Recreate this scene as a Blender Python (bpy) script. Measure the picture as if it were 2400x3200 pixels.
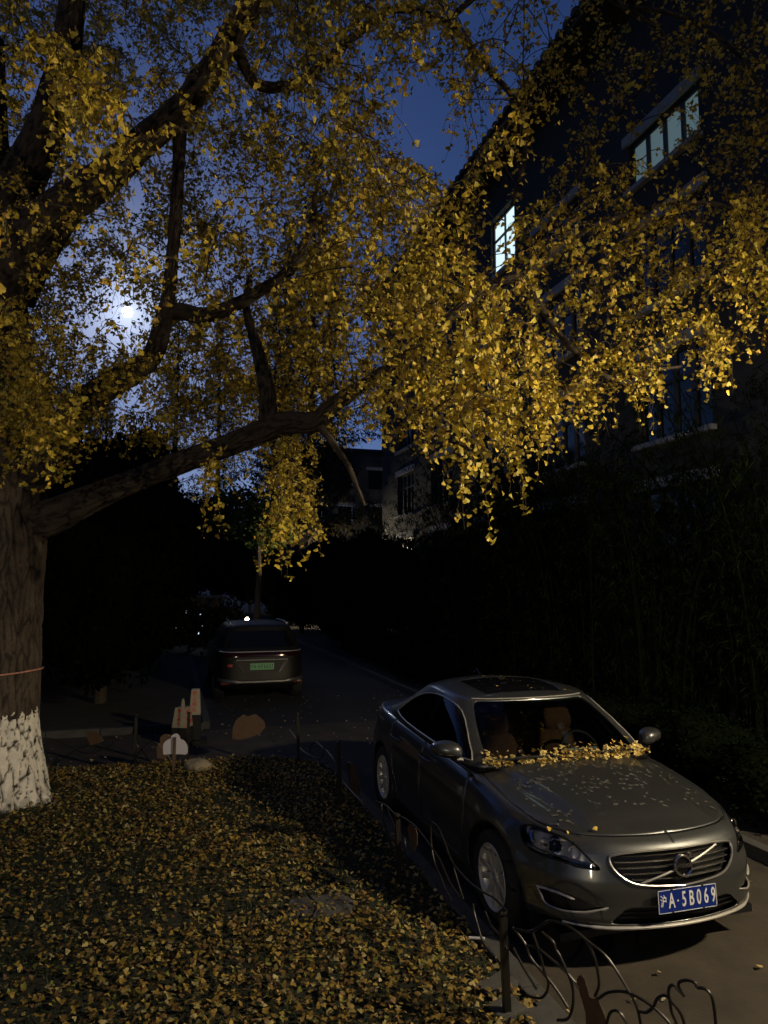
import bpy, bmesh, math, random
import numpy as np
from mathutils import Vector, Matrix

for _o in list(bpy.data.objects):
    bpy.data.objects.remove(_o, do_unlink=True)
SC = bpy.context.scene
COL = SC.collection
RNG = np.random.default_rng(11)
random.seed(11)
TH = math.radians(16.5)                 # the lane runs 16.5 degrees left of the view
CT, ST = math.cos(TH), math.sin(TH)
CAM_H, PITCH, FPX = 2.44, math.radians(5.66), 2218.0

# ------------------------------------------------------------------ camera
cam_data = bpy.data.cameras.new('camera')
cam_data.sensor_fit = 'VERTICAL'
cam_data.sensor_height = 24.0
cam_data.lens = 24.0 * FPX / 3200.0
cam_data.clip_end = 3000
cam = bpy.data.objects.new('camera', cam_data)
cam.location = (0, 0, CAM_H)
cam.rotation_euler = (math.pi / 2 + PITCH, 0, 0)
COL.objects.link(cam)
SC.camera = cam

# ------------------------------------------------------------------ world, moonlight, exposure
def ray(px, py):
    u, v = (px - 1200) / FPX, (1600 - py) / FPX
    return np.array([u, math.cos(PITCH) - v * math.sin(PITCH), math.sin(PITCH) + v * math.cos(PITCH)])

MOON = ray(398, 975); MOON = MOON / np.linalg.norm(MOON)
world = bpy.data.worlds.new('World'); SC.world = world
world.use_nodes = True
nt = world.node_tree; nt.nodes.clear()
wo = nt.nodes.new('ShaderNodeOutputWorld'); bg = nt.nodes.new('ShaderNodeBackground')
sky = nt.nodes.new('ShaderNodeTexSky'); sky.sky_type = 'NISHITA'; sky.sun_disc = False
MOON_EL = math.asin(MOON[2]); MOON_AZ = math.atan2(MOON[0], MOON[1])
sky.sun_elevation = MOON_EL; sky.sun_rotation = MOON_AZ
sky.air_density = 1.0; sky.dust_density = 0.3; sky.ozone_density = 6.0
tint = nt.nodes.new('ShaderNodeMix'); tint.data_type = 'RGBA'; tint.blend_type = 'MULTIPLY'
tint.inputs[0].default_value = 1.0; tint.inputs[7].default_value = (0.68, 0.72, 1.04, 1)
nt.links.new(sky.outputs[0], tint.inputs[6])
# aureole of thin air round the moon
tc = nt.nodes.new('ShaderNodeTexCoord'); dot = nt.nodes.new('ShaderNodeVectorMath'); dot.operation = 'DOT_PRODUCT'
nrm = nt.nodes.new('ShaderNodeVectorMath'); nrm.operation = 'NORMALIZE'
nt.links.new(tc.outputs['Generated'], nrm.inputs[0]); nt.links.new(nrm.outputs[0], dot.inputs[0])
dot.inputs[1].default_value = tuple(MOON)
def wmath(op, a, b=None):
    n = nt.nodes.new('ShaderNodeMath'); n.operation = op
    for i, x in enumerate((a, b)):
        if x is None: continue
        if isinstance(x, (int, float)): n.inputs[i].default_value = x
        else: nt.links.new(x, n.inputs[i])
    return n.outputs[0]
ang = wmath('ARCCOSINE', wmath('MINIMUM', dot.outputs['Value'], 0.999999))
g1 = wmath('MULTIPLY', wmath('EXPONENT', wmath('MULTIPLY', ang, -27.0)), 24.0)
g2 = wmath('MULTIPLY', wmath('EXPONENT', wmath('MULTIPLY', ang, -9.0)), 3.2)
glow = wmath('ADD', g1, g2)
comb = nt.nodes.new('ShaderNodeVectorMath'); comb.operation = 'SCALE'
comb.inputs[0].default_value = (0.86, 0.95, 1.12); nt.links.new(glow, comb.inputs['Scale'])
addn = nt.nodes.new('ShaderNodeVectorMath'); addn.operation = 'ADD'
nt.links.new(tint.outputs[2], addn.inputs[0]); nt.links.new(comb.outputs[0], addn.inputs[1])
nt.links.new(addn.outputs[0], bg.inputs[0]); bg.inputs[1].default_value = 0.033
nt.links.new(bg.outputs[0], wo.inputs[0])

sun_d = bpy.data.lights.new('moonlight', 'SUN'); sun_d.energy = 0.02; sun_d.angle = math.radians(0.6)
sun_d.color = (0.85, 0.92, 1.0)
sun = bpy.data.objects.new('moonlight', sun_d); COL.objects.link(sun)
sun.rotation_euler = Vector(MOON).to_track_quat('Z', 'Y').to_euler()

SC.view_settings.view_transform = 'Standard'; SC.view_settings.look = 'None'
SC.view_settings.exposure = 0.0; SC.view_settings.gamma = 1.0
SC.view_settings.use_curve_mapping = False
SC.render.engine = 'CYCLES'
SC.cycles.use_denoising = True
SC.cycles.max_bounces = 4; SC.cycles.diffuse_bounces = 2; SC.cycles.glossy_bounces = 3; SC.cycles.transmission_bounces = 3; SC.cycles.transparent_max_bounces = 8
SC.cycles.caustics_reflective = False; SC.cycles.caustics_refractive = False
SC.cycles.sample_clamp_indirect = 4.0

LAMP_POWER = 2150.0         # emission strength of the street lamp globes
LAMP_COL = (1.0, 0.83, 0.56)

# ------------------------------------------------------------------ helpers
def S(t, s, z=0.0):
    """lane frame (t across to the right, s along) -> world"""
    return np.array([t * CT - s * ST, t * ST + s * CT, z])
def at(px, py, Y):
    d = ray(px, py); k = Y / d[1]
    return np.array([d[0] * k, Y, CAM_H + d[2] * k])

def srgb(r, g, b):
    f = lambda c: (c / 255 / 12.92) if c <= 10 else ((c / 255 + .055) / 1.055) ** 2.4
    return (f(r), f(g), f(b))

def mat(name, col, rough=.6, metal=0.0, spec=.5, coat=0.0, noise=None, bump=None, emis=None, attr=None, sheen=0):
    m = bpy.data.materials.new(name); m.use_nodes = True
    n = m.node_tree; p = n.nodes['Principled BSDF']
    p.inputs['Base Color'].default_value = (*col, 1); p.inputs['Roughness'].default_value = rough
    p.inputs['Metallic'].default_value = metal; p.inputs['Specular IOR Level'].default_value = spec
    p.inputs['Coat Weight'].default_value = coat; p.inputs['Coat Roughness'].default_value = .06
    tco = n.nodes.new('ShaderNodeTexCoord')
    src = None
    if attr:
        a = n.nodes.new('ShaderNodeAttribute'); a.attribute_name = attr; src = a.outputs['Color']
    if noise:
        scale, amount = noise[0], noise[1]
        t = n.nodes.new('ShaderNodeTexNoise'); t.inputs['Scale'].default_value = scale
        t.inputs['Detail'].default_value = 6; t.inputs['Roughness'].default_value = .65
        n.links.new(tco.outputs['Object'], t.inputs['Vector'])
        r = n.nodes.new('ShaderNodeMapRange')
        r.inputs[1].default_value = .25; r.inputs[2].default_value = .75
        r.inputs[3].default_value = 1 - amount; r.inputs[4].default_value = 1 + amount
        n.links.new(t.outputs[0], r.inputs[0])
        mx = n.nodes.new('ShaderNodeVectorMath'); mx.operation = 'SCALE'
        if src: n.links.new(src, mx.inputs[0])
        else: mx.inputs[0].default_value = col
        n.links.new(r.outputs[0], mx.inputs['Scale']); src = mx.outputs[0]
    if src: n.links.new(src, p.inputs['Base Color'])
    if bump:
        t = n.nodes.new('ShaderNodeTexNoise'); t.inputs['Scale'].default_value = bump[0]; t.inputs['Detail'].default_value = 5
        n.links.new(tco.outputs['Object'], t.inputs['Vector'])
        b = n.nodes.new('ShaderNodeBump'); b.inputs['Strength'].default_value = bump[1]; b.inputs['Distance'].default_value = bump[2]
        n.links.new(t.outputs[0], b.inputs['Height']); n.links.new(b.outputs[0], p.inputs['Normal'])
    if emis:
        p.inputs['Emission Color'].default_value = (*emis[0], 1); p.inputs['Emission Strength'].default_value = emis[1]
    return m

def glass_mat(name, tintc, refl=1.0, rough=.02):
    """thin pane: see-through with a Fresnel reflection"""
    m = bpy.data.materials.new(name); m.use_nodes = True; n = m.node_tree; n.nodes.clear()
    o = n.nodes.new('ShaderNodeOutputMaterial'); t = n.nodes.new('ShaderNodeBsdfTransparent'); t.inputs[0].default_value = (*tintc, 1)
    g = n.nodes.new('ShaderNodeBsdfGlossy'); g.inputs['Roughness'].default_value = rough; g.inputs[0].default_value = (refl, refl, refl, 1)
    f = n.nodes.new('ShaderNodeFresnel'); f.inputs[0].default_value = 1.5
    x = n.nodes.new('ShaderNodeMixShader')
    n.links.new(f.outputs[0], x.inputs[0]); n.links.new(t.outputs[0], x.inputs[1]); n.links.new(g.outputs[0], x.inputs[2])
    n.links.new(x.outputs[0], o.inputs[0])
    return m

def leaf_mat(name, attr='tint', trans=.35, rough=.5, spec=.35):
    m = bpy.data.materials.new(name); m.use_nodes = True; n = m.node_tree; n.nodes.clear()
    o = n.nodes.new('ShaderNodeOutputMaterial'); a = n.nodes.new('ShaderNodeAttribute'); a.attribute_name = attr
    d = n.nodes.new('ShaderNodeBsdfPrincipled'); d.inputs['Roughness'].default_value = rough; d.inputs['Specular IOR Level'].default_value = spec
    t = n.nodes.new('ShaderNodeBsdfTranslucent'); x = n.nodes.new('ShaderNodeMixShader'); x.inputs[0].default_value = trans
    n.links.new(a.outputs['Color'], d.inputs['Base Color']); n.links.new(a.outputs['Color'], t.inputs[0])
    n.links.new(d.outputs[0], x.inputs[1]); n.links.new(t.outputs[0], x.inputs[2]); n.links.new(x.outputs[0], o.inputs[0])
    return m

def np_mesh(name, V, F, material, colors=None, smooth=False):
    """V (n,3), F (m,k) one polygon size; colors per vertex -> attribute 'tint'"""
    V = np.asarray(V, dtype=np.float32); F = np.asarray(F, dtype=np.int32)
    me = bpy.data.meshes.new(name)
    me.vertices.add(len(V)); me.vertices.foreach_set('co', V.ravel())
    k = F.shape[1]
    me.loops.add(F.size); me.loops.foreach_set('vertex_index', F.ravel())
    me.polygons.add(len(F)); me.polygons.foreach_set('loop_start', np.arange(0, F.size, k, dtype=np.int32))
    if smooth: me.polygons.foreach_set('use_smooth', np.ones(len(F), dtype=bool))
    me.update(calc_edges=True)
    if colors is not None:
        c = me.color_attributes.new('tint', 'FLOAT_COLOR', 'POINT')
        cc = np.ones((len(V), 4), dtype=np.float32); cc[:, :3] = colors
        c.data.foreach_set('color', cc.ravel())
    if material: me.materials.append(material)
    return me

def link(name, me, parent=None, loc=None, rot=None):
    o = bpy.data.objects.new(name, me); COL.objects.link(o)
    if parent: o.parent = parent
    if loc is not None: o.location = loc
    if rot is not None: o.rotation_euler = rot
    return o
def empty(name, loc=(0, 0, 0), rz=0.0, parent=None):
    o = bpy.data.objects.new(name, None); COL.objects.link(o); o.location = loc; o.rotation_euler = (0, 0, rz)
    o.empty_display_size = .1
    if parent: o.parent = parent
    return o
def tag(o, label=None, cat=None, group=None, kind=None):
    if label: o['label'] = label
    if cat: o['category'] = cat
    if group: o['group'] = group
    if kind: o['kind'] = kind
    return o

class MB:
    """collects polygons, builds one mesh object"""
    def __init__(s): s.v = []; s.f = []
    def add(s, V, F):
        b = len(s.v); s.v += [tuple(map(float, p)) for p in V]; s.f += [tuple(b + i for i in f) for f in F]; return s
    def box(s, c, d, rz=0.0, rx=0.0, ry=0.0):
        R = Matrix.Rotation(rz, 3, 'Z') @ Matrix.Rotation(ry, 3, 'Y') @ Matrix.Rotation(rx, 3, 'X')
        V = [R @ Vector((sx * d[0] / 2, sy * d[1] / 2, sz * d[2] / 2)) + Vector(c) for sx in (-1, 1) for sy in (-1, 1) for sz in (-1, 1)]
        return s.add(V, [(0, 1, 3, 2), (4, 6, 7, 5), (0, 4, 5, 1), (2, 3, 7, 6), (0, 2, 6, 4), (1, 5, 7, 3)])
    def tube(s, P, r, n=8, caps=True):
        P = [Vector(p) for p in P]; m = len(P)
        rr = [r] * m if isinstance(r, (int, float)) else list(r)
        V = []; up = None
        for i in range(m):
            T = (P[min(i + 1, m - 1)] - P[max(i - 1, 0)])
            if T.length < 1e-9: T = Vector((0, 0, 1))
            T.normalize()
            if up is None:
                up = T.orthogonal().normalized()
            else:
                up = (up - T * up.dot(T))
                up = up.normalized() if up.length > 1e-6 else T.orthogonal().normalized()
            w = T.cross(up)
            for k in range(n):
                a = 2 * math.pi * k / n
                V.append(P[i] + (up * math.cos(a) + w * math.sin(a)) * rr[i])
        F = [(i * n + k, i * n + (k + 1) % n, (i + 1) * n + (k + 1) % n, (i + 1) * n + k) for i in range(m - 1) for k in range(n)]
        if caps: F += [tuple(range(n - 1, -1, -1)), tuple((m - 1) * n + k for k in range(n))]
        return s.add(V, F)
    def lathe(s, prof, n=24, M=None, arc=2 * math.pi):
        """prof [(r,z)] turned about z"""
        M = M or Matrix.Identity(4); full = abs(arc - 2 * math.pi) < 1e-6; nn = n if full else n + 1
        V = [M @ Vector((r * math.cos(arc * k / n), r * math.sin(arc * k / n), z)) for r, z in prof for k in range(nn)]
        F = []
        for i in range(len(prof) - 1):
            for k in range(n):
                k2 = (k + 1) % nn
                F.append((i * nn + k, i * nn + k2, (i + 1) * nn + k2, (i + 1) * nn + k))
        return s.add(V, F)
    def prism(s, poly, d0, d1, fn):
        """poly 2D outline extruded between d0 and d1; fn(u,v,d)->point"""
        n = len(poly); V = [fn(u, v, d0) for u, v in poly] + [fn(u, v, d1) for u, v in poly]
        F = [tuple(range(n - 1, -1, -1)), tuple(range(n, 2 * n))] + [(i, (i + 1) % n, n + (i + 1) % n, n + i) for i in range(n)]
        return s.add(V, F)
    def grid(s, G):
        G = np.asarray(G); a, b = G.shape[:2]
        return s.add(G.reshape(-1, 3), [(i * b + j, i * b + j + 1, (i + 1) * b + j + 1, (i + 1) * b + j) for i in range(a - 1) for j in range(b - 1)])
    def mesh(s, name, material, smooth=False, bevel=0.0, recalc=True):
        me = bpy.data.meshes.new(name); me.from_pydata(s.v, [], s.f)
        bm = bmesh.new(); bm.from_mesh(me)
        if recalc: bmesh.ops.recalc_face_normals(bm, faces=bm.faces)
        if bevel > 0:
            bmesh.ops.remove_doubles(bm, verts=bm.verts, dist=1e-5)
            es = [e for e in bm.edges if len(e.link_faces) == 2 and e.calc_face_angle(0) > .5]
            bmesh.ops.bevel(bm, geom=es, offset=bevel, segments=2, profile=.7, affect='EDGES', clamp_overlap=True)
        for f in bm.faces: f.smooth = smooth
        bm.to_mesh(me); bm.free()
        if smooth: me.set_sharp_from_angle(angle=math.radians(40))
        if material: me.materials.append(material)
        return me
    def build(s, name, material, parent=None, smooth=False, bevel=0.0, loc=None, rot=None, recalc=True):
        return link(name, s.mesh(name, material, smooth, bevel, recalc), parent, loc, rot)

def crom(P, n=8):
    P = [np.asarray(p, float) for p in P]; P = [2 * P[0] - P[1]] + P + [2 * P[-1] - P[-2]]; out = []
    for i in range(1, len(P) - 2):
        a, b, c, d = P[i - 1:i + 3]
        for k in range(n):
            t = k / n
            out.append(.5 * (2 * b + (c - a) * t + (2 * a - 5 * b + 4 * c - d) * t * t + (-a + 3 * b - 3 * c + d) * t ** 3))
    out.append(P[-2]); return np.array(out)

def hash3(I):
    n = (I[:, 0] * 374761393 + I[:, 1] * 668265263 + I[:, 2] * 2147483647) & 0xffffffff
    n = ((n ^ (n >> 13)) * 1274126177) & 0xffffffff
    return ((n ^ (n >> 16)) & 0xffff) / 65535.0
def vnoise(p):
    p = np.asarray(p, float); i = np.floor(p).astype(np.int64); f = p - i; f = f * f * (3 - 2 * f); r = 0
    for dx in (0, 1):
        for dy in (0, 1):
            for dz in (0, 1):
                w = (f[:, 0] if dx else 1 - f[:, 0]) * (f[:, 1] if dy else 1 - f[:, 1]) * (f[:, 2] if dz else 1 - f[:, 2])
                r = r + w * hash3(i + np.array([dx, dy, dz]))
    return r
def fbm(p, o=4):
    a, r, s = .5, 0, 0
    p = np.asarray(p, float)
    for _ in range(o): r = r + a * vnoise(p); s += a; a *= .5; p = p * 2.03 + 17.1
    return r / s
def inpoly(x, y, poly):
    c = False; n = len(poly)
    for i in range(n):
        x1, y1 = poly[i]; x2, y2 = poly[i - 1]
        if (y1 > y) != (y2 > y) and x < (x2 - x1) * (y - y1) / (y2 - y1) + x1: c = not c
    return c

# glyph meshes from the built-in font
def lettering(name, body, size, material, parent, M, sx=1.0, extrude=.0015, align='CENTER', bold=0.0):
    cu = bpy.data.curves.new(name, 'FONT'); cu.body = body; cu.size = size; cu.extrude = extrude; cu.offset = bold
    cu.align_x = align; cu.align_y = 'CENTER'; cu.resolution_u = 4
    tmp = bpy.data.objects.new('tmp_glyph', cu); COL.objects.link(tmp)
    dg = bpy.context.evaluated_depsgraph_get(); dg.update()
    me = bpy.data.meshes.new_from_object(tmp.evaluated_get(dg)); bpy.data.objects.remove(tmp, do_unlink=True)
    me.transform(M @ Matrix.Diagonal((sx, 1, 1, 1))); me.materials.clear(); me.materials.append(material); me.name = name
    return link(name, me, parent)

# ------------------------------------------------------------------ ground, road, lawn, kerbs
M_soil = mat('soil', (.035, .028, .02), .95, noise=(3.0, .4), bump=(30, .6, .02))
M_asphalt = mat('asphalt', (.017, .017, .018), .85, noise=(1.2, .25), bump=(160, .5, .006))
M_conc = mat('worn_concrete', (.047, .037, .025), .85, noise=(2.6, .5), bump=(90, .45, .006))
M_kerb = mat('kerb_stone', (.062, .06, .055), .85, noise=(7, .3), bump=(60, .5, .006))
M_lawn = mat('lawn_soil', (.022, .024, .010), .95, noise=(5, .4), bump=(40, .7, .02))

def sheet(name, t0, t1, s0, s1, z, m, label=None, n=1, kind='structure', parent=None):
    T = np.linspace(t0, t1, n + 1); Q = np.linspace(s0, s1, n + 1)
    V = np.array([S(t, s, z) for s in Q for t in T])
    F = [(i * (n + 1) + j, i * (n + 1) + j + 1, (i + 1) * (n + 1) + j + 1, (i + 1) * (n + 1) + j) for i in range(n) for j in range(n)]
    o = link(name, np_mesh(name, V, F, m), parent)
    if kind: o['kind'] = kind
    return o
sheet('ground', -260, 260, -160, 420, -.008, M_soil)
road = sheet('road', -.1, 5.0, -60, 120, .000, M_asphalt)
paving = sheet('pavement', -14, 5.0, -20, 12.4, .004, M_conc)

def lawn_edge(t, s):          # signed distance inside the lawn, round corner at the lane
    a = 2.0 - t; b = 10.0 - s; r = 1.1
    if a < r and b < r: return r - math.hypot(r - a, r - b)
    return min(a, b)
def lawn_z(t, s):
    e = np.clip(lawn_edge(t, s) / .5, 0, 1)
    h = .07 + .05 * e + .09 * math.exp(-((t + 1.6) ** 2 + (s - 8.6) ** 2) / 1.6)
    return h + .03 * math.sin(t * 1.7 + 1) * math.sin(s * 1.3) * e
def lawn_mesh():
    T = np.arange(-9, 2.0001, .1); Q = np.arange(-2, 10.0001, .1); V = []; idx = {}; F = []
    for j, s in enumerate(Q):
        for i, t in enumerate(T):
            if lawn_edge(t, s) > -.02:
                idx[i, j] = len(V); V.append(S(t, s, lawn_z(t, s)))
    for (i, j) in idx:
        q = [(i, j), (i + 1, j), (i + 1, j + 1), (i, j + 1)]
        if all(k in idx for k in q): F.append([idx[k] for k in q])
    return np_mesh('lawn', V, F, M_lawn, smooth=True)
lawn = tag(link('lawn', lawn_mesh()), kind='structure')

def kerb_run(parent, pts, h, w=.12, L=.62, gap=.006):
    """kerb stones one by one along a polyline in the lane frame"""
    pts = [np.array(p, float) for p in pts]
    for a, b in zip(pts[:-1], pts[1:]):
        d = b - a; ln = np.linalg.norm(d); n = max(1, round(ln / L)); d = d / ln; seg = ln / n
        for k in range(n):
            c = a + d * (k + .5) * seg
            mb = MB().box((0, 0, h / 2 - .03 + random.uniform(-.004, .004)), (seg - gap, w, h + .06))
            o = mb.build('kerb_stone', M_kerb, parent, bevel=.012)
            wp = S(c[0], c[1], 0); o.location = wp
            o.rotation_euler = (random.uniform(-.012, .012), random.uniform(-.008, .008), math.atan2(d[1], d[0]) + TH + random.uniform(-.008, .008))
kl = tag(empty('kerb', (0, 0, 0)), kind='structure')
arcp = [(.9 + 1.16 * math.cos(a), 8.9 + 1.16 * math.sin(a)) for a in np.linspace(0, math.pi / 2, 5)]
kerb_run(kl, [(2.06, -1.0), (2.06, 8.9)], .11)
kerb_run(kl, arcp, .10, L=.46)
kerb_run(kl, [(.9, 10.06), (-9, 10.06)], .07)
kr = tag(empty('kerb', (0, 0, 0)), kind='structure')
kerb_run(kr, [(5.06, 1.0), (5.06, 45)], .12, L=.95)
kb = tag(empty('kerb', (0, 0, 0)), kind='structure')
kerb_run(kb, [(-9, 12.46), (.55, 12.46)], .12, L=.8)
kerb_run(kb, [(.61, 12.5), (.61, 45)], .12, L=1.2)
bed_r = sheet('planting_bed', 5.12, 40, -10, 60, .09, M_soil)
bed_l = sheet('planting_bed', -40, .55, 12.52, 60, .09, M_soil)

# ------------------------------------------------------------------ moon and street lamps
mo = MB().lathe([(max(1e-4, 2.6 * math.sin(a)), -2.6 * math.cos(a)) for a in np.linspace(0, math.pi, 17)], 32).build(
    'moon', mat('moon_glow', (1, 1, 1), 1, emis=((1.0, .98, .95), 40.0)), smooth=True, loc=tuple(MOON * 400 + np.array([0, 0, CAM_H])))
tag(mo, 'small bright white full moon shining between the ginkgo branches', 'moon')

M_pole = mat('lamp_pole_paint', (.03, .032, .03), .5, noise=(20, .2))
M_globe = mat('lit_globe', (1, .95, .85), .4, emis=(LAMP_COL, LAMP_POWER))
def street_lamp(t, s, h, label):
    r = empty('street_lamp', tuple(S(t, s, 0)), TH)
    tag(r, label, 'street lamp', 'street lamps around the lawn')
    MB().lathe([(.0, 0), (.14, 0), (.14, .06), (.09, .1), (.07, .5), (.06, .55)], 20).build('base', M_pole, r, smooth=True)
    MB().lathe([(.045, .5), (.04, h - .22), (.07, h - .2), (.08, h - .15), (.0, h - .15)], 16).build('pole', M_pole, r, smooth=True)
    MB().lathe([(max(1e-4, .13 * math.sin(a)), h - .13 * math.cos(a)) for a in np.linspace(0, math.pi, 9)], 14).build('globe', M_globe, r, smooth=True)
    MB().lathe([(.37, h + .115), (.36, h + .135), (.10, h + .20), (.03, h + .24), (.001, h + .25)], 28).build('cap', M_pole, r, smooth=True)
    MB().lathe([(.362, h + .117), (.10, h + .145), (.001, h + .15)], 28).build('cap_lining', mat('lamp_cap_white', (.6, .6, .58), .6) if 'lamp_cap_white' not in bpy.data.materials else bpy.data.materials['lamp_cap_white'], r, smooth=True)
    return r
street_lamp(6.05, 1.6, 3.85, 'lit globe lamp on a dark post across the lane from the grey sedan')
street_lamp(-8.5, -12.0, 3.7, 'lit globe lamp on a dark post at the near side of the lawn')

# ------------------------------------------------------------------ the brick building beyond the bamboo
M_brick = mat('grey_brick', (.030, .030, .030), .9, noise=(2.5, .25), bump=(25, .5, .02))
M_trim = mat('pale_lintel', (.30, .30, .30), .8, noise=(6, .2))
M_wframe = mat('window_frame_dark', (.035, .03, .028), .55)
M_rooft = mat('roof_tile', (.05, .045, .045), .75, noise=(14, .35))
M_wood = mat('eave_boards', (.04, .033, .028), .8, noise=(9, .3))
M_pane = mat('dark_window_glass', (.012, .016, .02), .06, spec=.6)
M_glowpane = mat('pale_blind_behind_glass', (.10, .14, .15), .15, spec=.6, noise=(1.2, .12), emis=((.42, .66, .70), .16))  # faint teal emission put into the panes for the dusk sky they mirror
M_lit = mat('lit_room_window', (.6, .8, .85), .4, emis=((.70, .93, .98), 1.1))
TF = 10.0
def rows(k): return CAM_H + k * TF
ROWS = [rows(.015), rows(.306), rows(.607), rows(.908)]
EAVE_T, EAVE_Z = 9.05, 2.44 + 1.5 * 9.05
bld = empty('brick_building', tuple(S(TF, 20, 0)), TH)
tag(bld, 'long dark grey brick building with pale window lintels and tiled eaves', 'building')
B = lambda t, s, z: (t - TF, s - 20, z)          # local frame
S0, S1 = -12.0, 34.0
holes = []                                       # (s0,s1,z0,z1)
WINS = []
for ri, zs in enumerate(ROWS):
    for ci in range(-5, 5):
        c = 12.35 + 4.5 * ci
        wd = 2.3
        z1 = zs + (1.12 if ri == 3 else 1.85)
        if ri == 3 and ci == 2: WINS.append((19.3, 21.0, rows(1.01), rows(1.205), 'lit')); continue
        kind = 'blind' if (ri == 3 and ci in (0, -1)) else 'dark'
        WINS.append((c - wd / 2, c + wd / 2, zs, z1, kind))
# wall: grid of quads around the openings
sl = sorted({S0, S1} | {w[0] for w in WINS} | {w[1] for w in WINS}); zl = sorted({0.0, EAVE_Z + .1} | {w[2] for w in WINS} | {w[3] for w in WINS})
mb = MB()
for a, b in zip(sl[:-1], sl[1:]):
    for c, d in zip(zl[:-1], zl[1:]):
        if any(w[0] < (a + b) / 2 < w[1] and w[2] < (c + d) / 2 < w[3] for w in WINS): continue
        mb.add([B(TF, a, c), B(TF, b, c), B(TF, b, d), B(TF, a, d)], [(0, 1, 2, 3)])
for s_ in (S0, S1): mb.add([B(TF, s_, 0), B(TF + 12, s_, 0), B(TF + 12, s_, EAVE_Z), B(TF + 6, s_, EAVE_Z + 3.4), B(TF, s_, EAVE_Z)], [(0, 1, 2, 3, 4)])
mb.add([B(TF + 12, S0, 0), B(TF + 12, S1, 0), B(TF + 12, S1, EAVE_Z), B(TF + 12, S0, EAVE_Z)], [(0, 1, 2, 3)])
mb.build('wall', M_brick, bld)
for (a, b, z0, z1, kind) in WINS:
    wroot = empty('window', B(TF, (a + b) / 2, z0), 0, bld)
    w = b - a; hh = z1 - z0
    m = MB()
    for q in (-w / 2, w / 2): m.add([(0, q, 0), (.16, q, 0), (.16, q, hh), (0, q, hh)], [(0, 1, 2, 3)])
    for q in (0, hh): m.add([(0, -w / 2, q), (.16, -w / 2, q), (.16, w / 2, q), (0, w / 2, q)], [(0, 1, 2, 3)])
    m.build('reveal', M_brick, wroot)
    m = MB(); fw = .07
    for q in (-w / 2 + fw / 2, w / 2 - fw / 2): m.box((.12, q, hh / 2), (.06, fw, hh))
    for q in (fw / 2, hh - fw / 2): m.box((.12, 0, q), (.058, w - 2 * fw, fw))
    npan = 4 if kind != 'lit' else 2
    for k in range(1, npan): m.box((.118, -w / 2 + w * k / npan, hh / 2), (.062, .11 if kind != 'lit' else .07, hh - 2 * fw))
    if kind in ('lit', 'dark'): m.box((.117, 0, hh * .66), (.05, w - 2 * fw, .08))
    m.build('frame', M_wframe, wroot)
    for k in range(npan):
        y0 = -w / 2 + w * k / npan + .03; y1 = y0 + w / npan - .06
        pm = {'lit': M_lit, 'blind': M_glowpane, 'dark': M_pane, 'half': M_glowpane if k % 2 else M_pane}[kind]
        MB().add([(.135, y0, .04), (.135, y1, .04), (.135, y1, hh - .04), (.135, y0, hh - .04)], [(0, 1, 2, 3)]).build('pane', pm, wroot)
    MB().box((-.03, 0, hh + .13), (.1, w + .3, .24)).build('lintel', M_trim if kind != 'lit' else M_brick, wroot, bevel=.01)
    MB().box((-.05, 0, -.06), (.18, w + .2, .11)).build('sill', M_trim, wroot, bevel=.01)
MB().box(B(EAVE_T + .48, 11, EAVE_Z - .02), (1.0, S1 - S0 + 1, .06)).build('soffit', M_wood, bld)
MB().box(B(EAVE_T - .03, 11, EAVE_Z + .02), (.05, S1 - S0 + 1.2, .2)).build('fascia', M_wood, bld, bevel=.01)
roof = MB().add([B(EAVE_T - .02, S0 - .6, EAVE_Z + .12), B(EAVE_T - .02, S1 + .6, EAVE_Z + .12), B(TF + 6, S1 + .6, EAVE_Z + 3.6), B(TF + 6, S0 - .6, EAVE_Z + 3.6),
                 B(TF + 13, S1 + .6, EAVE_Z + .12), B(TF + 13, S0 - .6, EAVE_Z + .12)], [(0, 1, 2, 3), (3, 2, 4, 5)]).build('roof', M_rooft, bld)
tm = MB(); tm.add([(x, .17 * math.cos(a), .13 * math.sin(a)) for x in (-.12, .5) for a in np.linspace(0, math.pi, 7)], [(i, i + 1, 8 + i, 7 + i) for i in range(6)])
tm.add([(-.12, .17 * math.cos(a), .13 * math.sin(a)) for a in np.linspace(0, math.pi, 7)], [tuple(range(7))])
tmesh = tm.mesh('tile', M_rooft, True)
for k in range(98):
    o = link('tile', tmesh, roof); o.location = B(EAVE_T - .04, -2.4 + k * .37, EAVE_Z + .12 + .01 * math.sin(k * 2.3))
    o.rotation_euler = (0, -math.atan2(3.48, 6.97), random.uniform(-.03, .03))

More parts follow.
